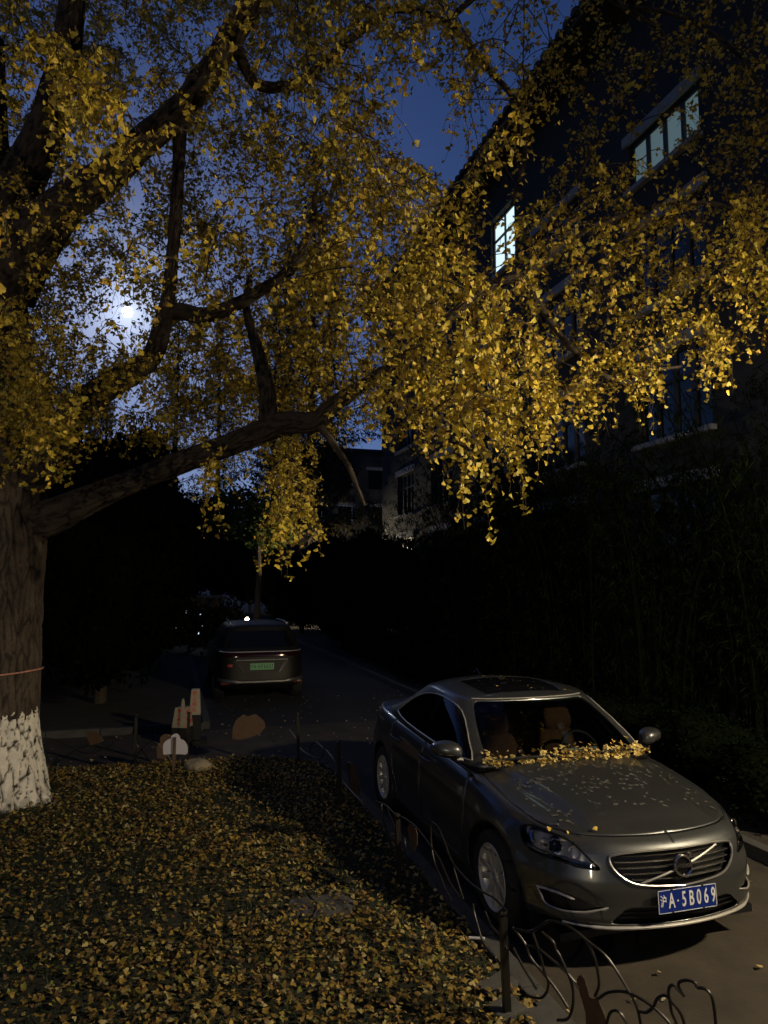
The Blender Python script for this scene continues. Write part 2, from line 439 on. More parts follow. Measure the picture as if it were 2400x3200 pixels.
# pale buildings further down the lane
M_pale = mat('pale_render', (.05, .05, .05), .9, noise=(.8, .2))
def far_block(name, label, t, s, w, d, h, nx, nz, m):
    r = empty(name, tuple(S(t, s, 0)), TH); tag(r, label, 'building')
    mb = MB(); dx = w / nx; dz = (h - 1.2) / nz; ops = []
    xs = [-w / 2]; zs = [0.0]
    for i in range(nx): xs += [-w / 2 + dx * (i + .27), -w / 2 + dx * (i + .73)]
    for i in range(nz): zs += [.9 + dz * (i + .1), .9 + dz * (i + .62)]
    xs.append(w / 2); zs.append(h)
    for i in range(len(xs) - 1):
        for j in range(len(zs) - 1):
            if i % 2 == 1 and j % 2 == 1: ops.append((xs[i], xs[i + 1], zs[j], zs[j + 1])); continue
            mb.add([(xs[i], 0, zs[j]), (xs[i + 1], 0, zs[j]), (xs[i + 1], 0, zs[j + 1]), (xs[i], 0, zs[j + 1])], [(0, 1, 2, 3)])
    mb.add([(-w / 2, 0, 0), (-w / 2, d, 0), (-w / 2, d, h), (-w / 2, 0, h)], [(0, 1, 2, 3)])
    mb.add([(w / 2, 0, 0), (w / 2, d, 0), (w / 2, d, h), (w / 2, 0, h)], [(0, 1, 2, 3)])
    mb.build('wall', m, r)
    MB().box((0, d / 2, h + .1), (w + .5, d + .5, .2)).build('roof', M_rooft, r)
    for (a, b, c, e) in ops:
        wn = MB().add([(a, .12, c), (b, .12, c), (b, .12, e), (a, .12, e)], [(0, 1, 2, 3)]).build('window', M_pane, r)
        MB().box(((a + b) / 2, -.02, e + .12), (b - a + .3, .1, .22)).build('lintel', M_trim, wn)
    return r
far_block('pale_building', 'pale far building at the end of the lane behind the shrubs', 13.0, 50, 9, 8, 12, 4, 4, M_pale)

# ------------------------------------------------------------------ the ginkgo
M_bark = mat('ginkgo_bark', (.085, .062, .042), .95, attr='tint', noise=(30, .35), bump=(90, .5, .008))
M_white = mat('whitewash', (.6, .57, .5), .9, attr='tint', noise=(40, .14), bump=(120, .4, .005))
M_leaf = leaf_mat('ginkgo_leaf', trans=.12)
M_litter = leaf_mat('fallen_ginkgo_leaf', trans=.12, rough=.6)

def bark_tube(P, R, n_around, step, amp, seed, zs=1.0):
    """tube along P (k,3) radii R with furrowed bark; returns V,F,depth"""
    P = np.asarray(P, float); R = np.asarray(R, float)
    L = np.r_[0, np.cumsum(np.linalg.norm(np.diff(P, axis=0), axis=1))]
    m = max(4, int(L[-1] / step)); q = np.linspace(0, L[-1], m)
    C = np.stack([np.interp(q, L, P[:, i]) for i in range(3)], 1); r = np.interp(q, L, R)
    T = np.gradient(C, axis=0); T /= np.linalg.norm(T, axis=1)[:, None]
    up = np.cross(T[0], [0.3, 1, 0.1]); up /= np.linalg.norm(up); U = []
    for i in range(m):
        up = up - T[i] * up.dot(T[i]); up /= np.linalg.norm(up); U.append(up)
    U = np.array(U); W = np.cross(T, U)
    a = np.linspace(0, 2 * np.pi, n_around, endpoint=False)
    A, Q = np.meshgrid(a, q); RR = np.repeat(r[:, None], n_around, 1)
    ca, sa = np.cos(A), np.sin(A)
    f = 1.0 / .070
    base = np.stack([ca * RR * f, sa * RR * f, Q * f * .13 * zs], -1).reshape(-1, 3) + seed
    n_c = max(6, int(round(2 * np.pi * r.mean() / .062)))                # plates round the stem
    uu = (A / (2 * np.pi) * n_c).ravel(); vv = (Q / (.44 / zs)).ravel()
    wb = np.stack([ca * 3, sa * 3, Q * 5], -1).reshape(-1, 3) + seed
    uu = uu + 1.1 * (vnoise(wb) - .5) + .35 * (vnoise(wb * 4) - .5); vv = vv + .8 * (vnoise(wb + 50) - .5)
    iu, iv = np.floor(uu).astype(np.int64), np.floor(vv).astype(np.int64); f1 = np.full(len(uu), 9.); f2 = f1.copy(); idc = np.zeros(len(uu))
    for du in (-1, 0, 1):
        for dv in (-1, 0, 1):
            cu, cv = iu + du, iv + dv; key = np.stack([cu % n_c, cv, np.full(len(cu), int(seed * 10))], 1)
            h1, h2 = hash3(key), hash3(key + 77)
            d = np.hypot(cu + .15 + .7 * h1 - uu, cv + h2 - vv); m1 = d < f1
            f2 = np.where(m1, f1, np.minimum(f2, d)); idc = np.where(m1, h1, idc); f1 = np.where(m1, d, f1)
    furrow = np.clip(1 - (f2 - f1) / .20, 0, 1) ** .8
    plates = idc
    fine = vnoise(base * np.array([5.0, 5.0, 9.0]) + 21) - .5
    plates = vnoise(base * np.array([1.1, 1.1, 3.5]) + 9) * .5
    lump = fbm(np.stack([ca * 2.2, sa * 2.2, Q * 1.6], -1).reshape(-1, 3) + seed * 3, 3) - .5
    disp = amp * (plates * .5 - furrow * 1.0 + fine * .30) + lump * RR.ravel() * .16
    rad = RR.ravel() + disp
    V = (C[:, None] + U[:, None] * (ca * rad.reshape(m, -1))[..., None] + W[:, None] * (sa * rad.reshape(m, -1))[..., None]).reshape(-1, 3)
    i, j = np.meshgrid(np.arange(m - 1), np.arange(n_around), indexing='ij'); j2 = (j + 1) % n_around
    F = np.stack([i * n_around + j, i * n_around + j2, (i + 1) * n_around + j2, (i + 1) * n_around + j], -1).reshape(-1, 4)
    return V, F, furrow

tree = empty('ginkgo_tree', (-4.08, 7.6, .12)); OT = np.array([-4.08, 7.6, .12])
tag(tree, 'big yellow ginkgo tree with whitewashed trunk base standing in leaf-strewn lawn', 'tree')
def bcol(V, furrow, c, dark=.8):
    k = .75 + .5 * vnoise(V * 9.0)
    k = k * (1 - dark * furrow)                       # bark colour goes darker in the furrows
    return np.asarray(c)[None] * k[:, None]
# trunk with root flare
tp = [(-4.08, 7.6, -.1), (-4.08, 7.6, .15), (-4.08, 7.6, .45), (-4.09, 7.6, 1.0), (-4.09, 7.6, 1.8), (-4.10, 7.6, 2.6), (-4.12, 7.6, 3.2), (-4.18, 7.6, 3.9), (-4.3, 7.58, 4.8), (-4.42, 7.55, 5.8), (-4.55, 7.5, 7.2), (-4.6, 7.5, 8.6)]
tr = [.80, .66, .52, .44, .415, .42, .46, .43, .41, .41, .33, .25]
V, F, fu = bark_tube(crom(tp, 6), np.interp(np.linspace(0, len(tr) - 1, (len(tr) - 1) * 6 + 1), range(len(tr)), tr), 240, .013, .026, 3.1)
# buttress lobes near the ground
ang_ = np.arctan2(V[:, 1] - 7.6, V[:, 0] + 4.08); k_ = np.clip(1 - (V[:, 2] - .05) / .45, 0, 1) ** 2
lob = (.16 * np.cos(5 * ang_ + .6) + .08 * np.cos(3 * ang_ + 2)) * k_
V[:, 0] += np.cos(ang_) * lob; V[:, 1] += np.sin(ang_) * lob
fc = V[F].mean(1)
edge = 1.09 + .10 * (vnoise(np.c_[np.arctan2(fc[:, 1] - 7.6, fc[:, 0] + 4.08) * 9, fc[:, 2] * 2, fc[:, 2] * 0]) - .5) + .05 * (vnoise(fc * 40) - .5) - .09 * fu[F].mean(1)
isw = (fc[:, 2] < edge)
thick = vnoise(V * 26) + .35 * vnoise(V * 70)
bare = np.clip((fu - .52) * 2.4, 0, 1) + np.clip((.47 - thick) * 7, 0, 1) + np.clip((.50 - V[:, 2]) * 1.8, 0, .8) * np.clip((vnoise(V * 22 + 5) - .42) * 5, 0, 1)
bare = np.clip(bare, 0, 1)[:, None]
cw = np.array([.78, .735, .65])[None] * (.85 + .25 * vnoise(V * 14))[:, None] * (1 - bare) + np.array([.022, .018, .014])[None] * bare
cb = bcol(V, fu, (.066, .049, .035))
for nm, sel, mm, cc in (('trunk', ~isw, M_bark, cb), ('whitewash', isw, M_white, cw)):
    ff = F[sel]; used = np.unique(ff); mp = np.full(len(V), -1); mp[used] = np.arange(len(used))
    o = link(nm, np_mesh(nm, V[used] - OT, mp[ff], mm, cc[used], smooth=True), tree)
    if nm == 'whitewash': o['label'] = 'ragged white lime paint on the trunk base'
# red cord tied round the trunk
cord = MB().tube([(-4.09 + (.452 + .006 * math.sin(7 * a)) * math.cos(a), 7.6 + .455 * math.sin(a), 1.50 + .03 * math.cos(a)) for a in np.linspace(0, 2 * math.pi, 72)], .0075, 6, False)
co = cord.build('trunk_cord', mat('red_white_cord', (.55, .24, .17), .7, noise=(25, .5)), smooth=True)
tag(co, 'thin pinkish red cord tied around the ginkgo trunk above the white paint', 'cord')

LIMBS = [   # (px, py, distance Y, thickness px)
    [(60, 1650, 8.05, 150), (170, 1610, 7.95, 125), (289, 1556, 7.8, 100), (400, 1512, 7.6, 88), (506, 1469, 7.4, 84), (620, 1425, 7.15, 82), (723, 1389, 6.9, 84), (830, 1345, 6.65, 88), (904, 1320, 6.45, 84), (985, 1318, 6.3, 74), (1040, 1266, 6.2, 58), (1120, 1215, 6.05, 52), (1210, 1160, 5.95, 50), (1300, 1095, 5.8, 44), (1400, 1000, 5.7, 36), (1480, 920, 5.7, 26)],
    [(60, 1560, 8.0, 130), (150, 1440, 7.95, 120), (240, 1290, 7.8, 108), (330, 1212, 7.6, 100), (420, 1160, 7.4, 84), (480, 1105, 7.2, 74), (512, 1000, 7.05, 62), (530, 900, 6.95, 50), (538, 800, 6.85, 44), (548, 690, 6.75, 46), (556, 560, 6.6, 44), (562, 440, 6.5, 46), (572, 330, 6.4, 44), (600, 250, 6.3, 40), (680, 150, 6.2, 30), (760, 20, 6.1, 24), (800, -120, 6.0, 14)],
    [(20, 900, 8.0, 190), (100, 760, 7.7, 165), (200, 645, 7.3, 130), (320, 560, 6.9, 112), (450, 440, 6.5, 92), (560, 345, 6.2, 84), (650, 240, 5.95, 80), (725, 110, 5.8, 82), (800, -20, 5.7, 76), (880, -180, 5.6, 60)],
    [(0, 720, 8.0, 150), (70, 560, 7.8, 140), (130, 430, 7.6, 120), (165, 320, 7.4, 104), (205, 170, 7.2, 92), (225, 0, 7.0, 84), (240, -160, 6.8, 60)],
    [(508, 985, 7.03, 42), (560, 972, 7.0, 52), (640, 985, 6.9, 50), (740, 950, 6.7, 40), (820, 905, 6.55, 36), (890, 860, 6.4, 38), (945, 775, 6.3, 32), (975, 690, 6.2, 24), (985, 600, 6.1, 14)],
    [(835, 1335, 6.62, 64), (838, 1260, 6.62, 56), (828, 1190, 6.65, 50), (815, 1130, 6.7, 42), (795, 1060, 6.8, 32), (770, 960, 7.0, 24), (780, 860, 7.2, 16)],
    [(1300, 1095, 5.8, 34), (1400, 1000, 5.95, 28), (1520, 900, 6.2, 26), (1634, 868, 6.4, 24), (1680, 940, 6.5, 22), (1735, 1027, 6.55, 20), (1800, 1105, 6.6, 18), (1870, 1165, 6.65, 16), (1960, 1195, 6.7, 15), (2040, 1160, 6.75, 12), (2130, 1145, 6.8, 8)],
    [(725, 110, 5.85, 40), (800, 260, 6.2, 36), (926, 262, 6.5, 34), (1020, 190, 6.7, 30), (1114, 108, 6.9, 28), (1230, 30, 7.0, 24), (1390, 70, 7.1, 22), (1500, 190, 7.1, 20), (1620, 330, 7.1, 18), (1640, 480, 7.1, 16), (1600, 640, 7.0, 12)],
    [(1390, 70, 7.1, 20), (1560, -60, 7.1, 20), (1760, -80, 7.2, 18), (1950, 20, 7.2, 18), (2080, 130, 7.2, 16), (1990, 290, 7.1, 14), (1880, 420, 7.0, 12), (1800, 560, 7.0, 10)],
    [(1950, 20, 7.2, 16), (2150, 60, 7.0, 15), (2330, 200, 6.8, 13), (2420, 420, 6.7, 12), (2380, 640, 6.7, 9)],
    [(1634, 868, 6.4, 20), (1760, 760, 6.5, 18), (1900, 690, 6.6, 17), (2080, 640, 6.7, 15), (2250, 640, 6.7, 13), (2420, 720, 6.6, 10)],
    [(1000, 1335, 6.25, 26), (1040, 1385, 6.2, 22), (1085, 1450, 6.2, 18), (1115, 1520, 6.2, 15), (1140, 1580, 6.2, 8)],
    [(90, 1500, 7.9, 60), (150, 1470, 7.6, 44), (200, 1445, 7.4, 40), (225, 1430, 7.3, 30)],
]
NODES = []
for li, lm in enumerate(LIMBS):
    lm = [(x, y, d - .42 * min(1, max(0, (d - 6.4) / 1.5)), w) for x, y, d, w in lm]
    P = np.array([at(x, y, d) for x, y, d, w in lm]); R = np.array([w * d / FPX / 2 * (.86 if li in (0, 1) else 1.0) for x, y, d, w in lm])
    PP = crom(P, 6); RRr = np.interp(np.linspace(0, len(R) - 1, len(PP)), range(len(R)), R)
    big = R.max() > .07
    V, F, fu = bark_tube(PP, RRr, 72 if big else 20, .022 if big else .05, (.028 if li == 0 else .022) if big else .010, li * 7.7 + 1.3, zs=1.3)
    link('limb', np_mesh('limb', V - OT, F, M_bark, bcol(V, fu, (.066, .049, .035)), smooth=True), tree)
    NODES += [p for p in PP[::2]]

# leaf shape: a two-lobed fan on a stalk, 9 vertices
def fan_leaf(var=0):
    ar = np.radians(np.array([-46, -33, -12, 0, 12, 33, 46])); rad = np.array([.97, 1.02, .98, .84 - .12 * (var % 2), 0.98, 1.02, .97])
    pts = [(0, 0, 0)] + [(r * math.sin(a), r * math.cos(a), .26 * abs(math.sin(a)) ** 1.3 * (1 if var < 2 else -1) + .03 * math.sin(5 * a + var)) for a, r in zip(ar, rad)]
    V = np.array(pts) * np.array([.95, 1, 1]); V[:, 1] += .35
    V = np.vstack([V, [(-.018, 0, 0), (.018, 0, 0)]])
    F = [(0, i + 1, i) for i in range(1, 7)] + [(0, 8, 9)]
    return V, np.array(F)
LEAFV = [fan_leaf(v) for v in range(4)]

def scatter_leaves(P, Xa, Ya, Za, size, col):
    """P (n,3); axes (n,3) each; size (n,); col (n,3) -> V,F,C"""
    n = len(P); Vs = []; Fs = []; Cs = []; base = 0
    var = RNG.integers(0, 4, n)
    for v in range(4):
        sel = np.where(var == v)[0]
        if len(sel) == 0: continue
        LV, LF = LEAFV[v]; k = len(LV)
        W = P[sel][:, None] + size[sel][:, None, None] * (LV[None, :, 0:1] * Xa[sel][:, None] + LV[None, :, 1:2] * Ya[sel][:, None] + LV[None, :, 2:3] * Za[sel][:, None])
        Vs.append(W.reshape(-1, 3)); Fs.append((LF[None] + (np.arange(len(sel)) * k)[:, None, None]).reshape(-1, 3) + base); base += len(sel) * k
        Cs.append(np.repeat(col[sel], k, 0))
    return np.vstack(Vs), np.vstack(Fs), np.vstack(Cs)
def unit(a): return a / np.maximum(np.linalg.norm(a, axis=-1, keepdims=True), 1e-9)
def frames(Y, rnd):
    """axis Y given, X,Z random about it"""
    X = unit(np.cross(Y, rnd)); return X, Y, np.cross(X, Y)
def leaf_colors(n, lo=.5):
    g = RNG.random(n)[:, None]; y = np.array([.74, .515, .057]); gr = np.array([.40, .43, .06]); br = np.array([.50, .28, .05])
    w = RNG.random(n)[:, None]
    c = np.where(g < .72, y * (1 - .3 * w) + gr * .3 * w, np.where(g < .9, gr * .5 + y * .5, br * .6 + y * .4))
    return c * (lo + (1.05 - lo) * RNG.random(n)[:, None])

CROWN = [(-150, -150), (2550, -150), (2550, 1060), (2400, 1050), (2300, 1120), (2240, 1180), (2130, 1120), (1990, 1260), (1900, 1200), (1760, 1320), (1640, 1290), (1580, 1400), (1500, 1380), (1420, 1330), (1330, 1360), (1230, 1300), (1080, 1340), (1010, 1420), (985, 1640), (900, 1700), (850, 1640), (820, 1480), (700, 1470), (640, 1540), (590, 1400), (420, 1400), (390, 1230), (330, 1280), (230, 1400), (100, 1400), (0, 1430), (-150, 1430)]
HOLES = [  # (px, py, rx, ry, density left)
    (1330, 420, 120, 110, 0.0), (1260, 330, 80, 90, .03), (1420, 480, 70, 120, 0.05), (1330, 250, 90, 70, .25), (1700, 60, 110, 90, .12), (1600, 20, 60, 60, .2),
    (405, 985, 85, 70, .12), (330, 1050, 80, 60, .35), (300, 1120, 60, 40, .2), (620, 120, 70, 60, .2), (709, 506, 60, 55, .15), (890, 575, 80, 60, .12), (745, 767, 80, 45, .15), (390, 360, 60, 50, .15),
    (295, 470, 50, 60, .1), (1130, 200, 60, 60, .2), (90, 290, 60, 60, .25), (420, 150, 60, 50, .3), (430, 640, 60, 60, .25), (570, 830, 50, 50, .3), (680, 640, 60, 40, .25), (180, 860, 50, 70, .35),
    (2080, 430, 160, 140, .10), (1990, 520, 80, 100, .12), (1790, 590, 60, 70, .3), (1540, 730, 62, 110, .06), (1900, 180, 170, 130, .25), (2250, 260, 130, 160, .4), (1640, 130, 120, 120, .3),
    (2200, 750, 140, 60, .55), (1960, 820, 80, 60, .5), (2050, 980, 90, 70, .45), (1850, 1010, 60, 60, .5), (2330, 480, 120, 80, .35), (470, 1280, 90, 60, .5), (250, 1180, 60, 60, .5), (1130, 1320, 90, 60, .4), (940, 1500, 60, 60, .5), (740, 1390, 80, 40, .4)]
def dens(x, y):
    if not inpoly(x, y, CROWN): return 0
    d = 1.0
    if x < 1000: d = .92
    if 1080 < x < 1720 and 620 < y: d = .50
    if x > 1480 and y < 620: d = .20
    if x > 1700 and y > 620: d = .38
    for hx, hy, rx, ry, k in HOLES:
        q = ((x - hx) / rx) ** 2 + ((y - hy) / ry) ** 2
        if q < 1: d = min(d, k)
        elif q < 1.7: d = min(d, k + (1 - k) * (q - 1) / .7)
    return d
def depth_of(x, y):
    u = random.random()
    if x < 900 and y < 950:
        return random.uniform(4.2, 6.0) if random.random() < .09 else random.uniform(6.8, 10.8)
    if x < 520: lo, hi = 5.6, 10.5
    elif x < 1050 and y < 950: lo, hi = 5.0, 9.4
    elif x < 1050: lo, hi = 6.8, 11.0
    elif x < 1650: lo, hi = 4.4, 8.6
    else: lo, hi = 5.6, 8.2
    return lo + (hi - lo) * u ** .85
ATT = []
while len(ATT) < 3300:
    x = random.uniform(-150, 2550); y = random.uniform(-150, 1700)
    if random.random() < dens(x, y): ATT.append((x, y, depth_of(x, y)))
for (x0, y0, x1, y1, w, n_, d0, d1) in [(1480, 1000, 1490, 1500, 55, 22, 4.4, 5.4), (1560, 1000, 1600, 1430, 50, 18, 4.6, 5.6), (1390, 1050, 1340, 1390, 45, 10, 4.8, 6), (1420, 750, 1480, 1150, 150, 36, 4.3, 5.8), (1690, 1050, 1700, 1370, 40, 20, 5.2, 6.2), (660, 1380, 665, 1540, 30, 9, 6.2, 7), (880, 1400, 900, 1700, 50, 22, 6, 7), (2300, 600, 2370, 950, 110, 34, 5.8, 7), (2200, 980, 2250, 1170, 60, 16, 6, 7), (1990, 1000, 2010, 1250, 60, 14, 6.2, 7), (100, 1100, 150, 1400, 100, 50, 5.0, 7), (150, 150, 300, 350, 110, 40, 3.5, 4.8), (1250, 850, 1330, 1250, 120, 26, 4.6, 6.5), (1830, 1100, 1850, 1290, 50, 14, 6, 7), (20, 1010, 440, 1180, 90, 60, 6.4, 9.5), (0, 1200, 380, 1330, 80, 70, 6.4, 9.5), (560, 1000, 1000, 1080, 90, 60, 7.2, 10), (560, 1180, 980, 1260, 70, 60, 7.2, 10), (30, 820, 250, 900, 80, 30, 6.8, 9.5), (450, 1330, 800, 1240, 50, 40, 7.4, 10), (560, 380, 1100, 620, 110, 70, 6.4, 9), (520, 700, 1150, 900, 110, 80, 6.2, 9), (1080, 520, 1330, 760, 90, 36, 5.4, 7.5)]:
    for _ in range(n_):
        u = random.random(); ATT.append((x0 + (x1 - x0) * u + random.gauss(0, w * .6), y0 + (y1 - y0) * u, random.uniform(d0, d1), 1))
AP = np.array([at(a_[0], a_[1] - 40, a_[2]) for a_ in ATT])
# grow twigs from the limbs to the leaf clusters, nearest first
nodes = list(NODES); narr = np.array(nodes)
best = np.full(len(AP), 1e9); bi = np.zeros(len(AP), int)
for k in range(len(AP)):
    dd = np.linalg.norm(narr - AP[k], axis=1); bi[k] = dd.argmin(); best[k] = dd.min()
todo = np.ones(len(AP), bool); tw = MB(); LP = []; LY = []; LS = []
TWV = []; TWF = []
def thin_tube(P, r0, r1):
    P = np.asarray(P); m = len(P); n = 4
    T = np.gradient(P, axis=0); T = unit(T); U = unit(np.cross(T, np.array([.31, .87, .21]))); W = np.cross(T, U)
    r = np.linspace(r0, r1, m)[:, None]
    ring = [P + (U * math.cos(a) + W * math.sin(a)) * r for a in (0, math.pi / 2, math.pi, 3 * math.pi / 2)]
    V = np.stack(ring, 1).reshape(-1, 3); b = sum(len(v) for v in TWV)
    i, j = np.meshgrid(np.arange(m - 1), np.arange(n), indexing='ij'); j2 = (j + 1) % n
    TWV.append(V); TWF.append(np.stack([i * n + j, i * n + j2, (i + 1) * n + j2, (i + 1) * n + j], -1).reshape(-1, 4) + thin_tube.base); thin_tube.base += len(V)
thin_tube.base = 0
for it in range(len(AP)):
    k = int(np.where(todo, best, 1e9).argmin()); todo[k] = False
    a = np.array(nodes[bi[k]]); b = AP[k]; L = np.linalg.norm(b - a)
    m = max(4, int(L / .12)); q = np.linspace(0, 1, m)[:, None]
    mid = (a + b) / 2 + np.array([0, 0, .12 * L]) + RNG.normal(0, .07 * L, 3)
    path = (1 - q) ** 2 * a + 2 * q * (1 - q) * mid + q ** 2 * b
    path[1:-1] += RNG.normal(0, .008, (m - 2, 3))
    thin_tube(path, .004 + .004 * min(L, 1.6), .0035)
    new = path[1:][::2] if m > 3 else path[1:]
    base_i = len(nodes); nodes += list(new); na = np.array(new)
    for jj, p_ in enumerate(na):
        dd = np.linalg.norm(AP - p_, axis=1) * 1.0
        up_ = todo & (dd < best); best[up_] = dd[up_]; bi[up_] = base_i + jj
    # drooping twigs with leaves in spurs
    pxx, pyy, pdd = ATT[k][:3]; strand = len(ATT[k]) > 3
    for _ in range(1 if strand else random.choice((2, 2, 3))):
        ln = random.uniform(.35, .62) if strand else random.uniform(.18, .46)
        d0 = unit(RNG.normal(0, 1, 3) * np.array([1, 1, .5])); d0[2] = abs(d0[2]) * .3
        if strand: d0 = d0 * .35
        mm = 8; q = np.linspace(0, 1, mm)[:, None]
        droop = b + d0 * ln * .75 * q + np.array([0, 0, -1.0]) * ln * (.2 * q + .75 * q ** 2)
        droop[1:] += RNG.normal(0, .008, (mm - 1, 3))
        thin_tube(droop, .003, .0015)
        nl = int(ln * (54 if strand else 37) * random.uniform(.7, 1.25))
        u = RNG.random(nl) * (mm - 1); i0 = np.minimum(u.astype(int), mm - 2); fr = (u - i0)[:, None]
        pos = droop[i0] * (1 - fr) + droop[i0 + 1] * fr + RNG.normal(0, .022, (nl, 3))
        LP.append(pos); LY.append(unit(RNG.normal(0, .60, (nl, 3)) + np.array([0, 0, -.85]))); LS.append(np.full(nl, .036) * RNG.uniform(.55, 1.35, nl))
    if it % 2 == 0:                       # spur leaves along the branch itself
        nl = max(2, int(L * 9)); u = RNG.integers(0, m, nl)
        LP.append(path[u] + RNG.normal(0, .03, (nl, 3))); LY.append(unit(RNG.normal(0, .7, (nl, 3)) + np.array([0, 0, -.6]))); LS.append(.036 * RNG.uniform(.7, 1.2, nl))
LP = np.vstack(LP); LY = np.vstack(LY); LS = np.concatenate(LS)
X, Y, Z = frames(LY, RNG.normal(0, 1, LP.shape)); LC = leaf_colors(len(LP))
# the leaves that show largest get an object each
dep = LP[:, 1] * math.cos(PITCH) + (LP[:, 2] - CAM_H) * math.sin(PITCH)
upx = 1200 + FPX * LP[:, 0] / dep; upy = 1600 - FPX * (-LP[:, 1] * math.sin(PITCH) + (LP[:, 2] - CAM_H) * math.cos(PITCH)) / dep
facing = np.abs((Z * unit(LP - np.array([0, 0, CAM_H]))).sum(1))
score = np.where((upx > 20) & (upx < 2380) & (upy > 20) & (upy < 1800) & (dep > 2), LS / dep * (.3 + facing), 0)
top = np.argsort(-score)[:300]; rest = np.ones(len(LP), bool); rest[top] = False
V, F, C = scatter_leaves(LP[rest], X[rest], Y[rest], Z[rest], LS[rest], LC[rest])
crown = tag(link('crown', np_mesh('crown', V - OT, F, M_leaf, C), tree), kind='stuff')
# the part of the crown above the picture
nu_ = 26000; UP = np.c_[RNG.uniform(-9.5, 5.5, nu_), RNG.uniform(.5, 12.5, nu_), RNG.uniform(0, 1, nu_)]
zlow = CAM_H + UP[:, 1] * .94 + .35; UP[:, 2] = np.maximum(zlow, 5.5) + UP[:, 2] * 3.2
gate = fbm(UP * .7 + 3, 3) > .43; UP = UP[gate]; nu_ = len(UP)
UY = unit(RNG.normal(0, .6, (nu_, 3)) + np.array([0, 0, -.8])); uX, uY, uZ = frames(UY, RNG.normal(0, 1, UP.shape))
V, F, C = scatter_leaves(UP, uX, uY, uZ, .085 * RNG.uniform(.7, 1.2, nu_), leaf_colors(nu_))
tag(link('upper_crown', np_mesh('upper_crown', V - OT, F, M_leaf, C), tree), kind='stuff')
tints = leaf_colors(6); lm_ = []
for v in range(4):
    for c in range(3):
        lm_.append(np_mesh('leaf', LEAFV[v][0], LEAFV[v][1], M_leaf, np.repeat(tints[(c * 2 + v) % 6][None], len(LEAFV[v][0]), 0)))
for i, k in enumerate(top):
    o = link('leaf', lm_[i % 12], tree); Mx = Matrix([(*[float(X[k][r] * LS[k]), float(Y[k][r] * LS[k]), float(Z[k][r] * LS[k])], float(LP[k][r] - OT[r])) for r in range(3)] + [(0, 0, 0, 1)])
    o.matrix_local = Mx
tag(link('twigs', np_mesh('twigs', np.vstack(TWV) - OT, np.vstack(TWF), mat('twig_bark', (.05, .036, .025), .9)), tree), kind='stuff')
print('crown leaves', len(LP))

# ------------------------------------------------------------------ leaf litter and grass on the lawn
def v_edge(t, s):
    a = 2.0 - t; b = 10.0 - s; r = 1.1
    return np.where((a < r) & (b < r), r - np.hypot(r - a, r - b), np.minimum(a, b))
def v_lz(t, s):
    e = np.clip(v_edge(t, s) / .5, 0, 1)
    return .07 + .05 * e + .09 * np.exp(-((t + 1.6) ** 2 + (s - 8.6) ** 2) / 1.6) + .03 * np.sin(t * 1.7 + 1) * np.sin(s * 1.3) * e
def v_S(t, s, z): return np.stack([t * CT - s * ST, t * ST + s * CT, z + 0 * t], 1)
def litter_xy(n, t0, t1, s0, s1, test):
    out = np.zeros((0, 2))
    while len(out) < n:
        t = RNG.uniform(t0, t1, n); s = RNG.uniform(s0, s1, n); out = np.vstack([out, np.c_[t, s][test(t, s)]])
    return out[:n]
def in_view(t, s, k=.62, m=.5):
    w = v_S(t, s, 0); return np.abs(w[:, 0]) < k * w[:, 1] + m
def lie_flat(n, tilt):
    Zn = unit(np.c_[RNG.normal(0, tilt, n), RNG.normal(0, tilt, n), np.ones(n)])
    a = RNG.uniform(0, 2 * np.pi, n); Yd = np.c_[np.cos(a), np.sin(a), np.zeros(n)]
    Yd = unit(Yd - Zn * (Yd * Zn).sum(1)[:, None]); return np.cross(Yd, Zn), Yd, Zn
def litter_colors(n):
    g = RNG.random(n)[:, None]; w = RNG.random(n)[:, None]
    y = np.array([.60, .40, .07]); b = np.array([.30, .17, .05]); p = np.array([.68, .55, .22]); gr = np.array([.30, .30, .05])
    c = np.where(g < .5, y * (1 - .4 * w) + b * .4 * w, np.where(g < .72, b, np.where(g < .9, p, gr)))
    return c * .78 * (.4 + .6 * RNG.random(n)[:, None])
def ok_lawn(t, s):
    w = v_S(t, s, 0)
    g = fbm(np.stack([t * 1.1, s * 1.1, 4.0 + 0 * t], 1), 3)         # thinner patches where grass shows
    return (v_edge(t, s) > 0) & in_view(t, s) & (np.hypot(w[:, 0] + 4.08, w[:, 1] - 7.6) > .62) & (RNG.random(len(t)) < np.clip((g - .34) * 5, .45, 1))
XY = litter_xy(25000, -6.5, 2.0, 3.0, 10.0, ok_lawn)
n = len(XY)
P = v_S(XY[:, 0], XY[:, 1], v_lz(XY[:, 0], XY[:, 1])); P[:, 2] += RNG.uniform(.008, .05, n)
X, Y, Z = lie_flat(n, .42); SZ = .030 * RNG.uniform(.65, 1.25, n); LC = litter_colors(n)
dep = np.linalg.norm(P - np.array([0, 0, CAM_H]), axis=1)
near = np.argsort(dep)[:300]; rest = np.ones(n, bool); rest[near] = False
V, F, C = scatter_leaves(P[rest], X[rest], Y[rest], Z[rest], SZ[rest], LC[rest])
lit = link('fallen_leaves', np_mesh('fallen_leaves', V, F, M_litter, C))
tag(lit, 'thick litter of yellow and brown ginkgo leaves over the lawn', 'leaf litter', kind='stuff')
tl = litter_colors(8)
LM2 = [np_mesh('leaf', LEAFV[v][0], LEAFV[v][1], M_litter, np.repeat(tl[(c * 4 + v) % 8][None], len(LEAFV[v][0]), 0)) for v in range(4) for c in range(2)]
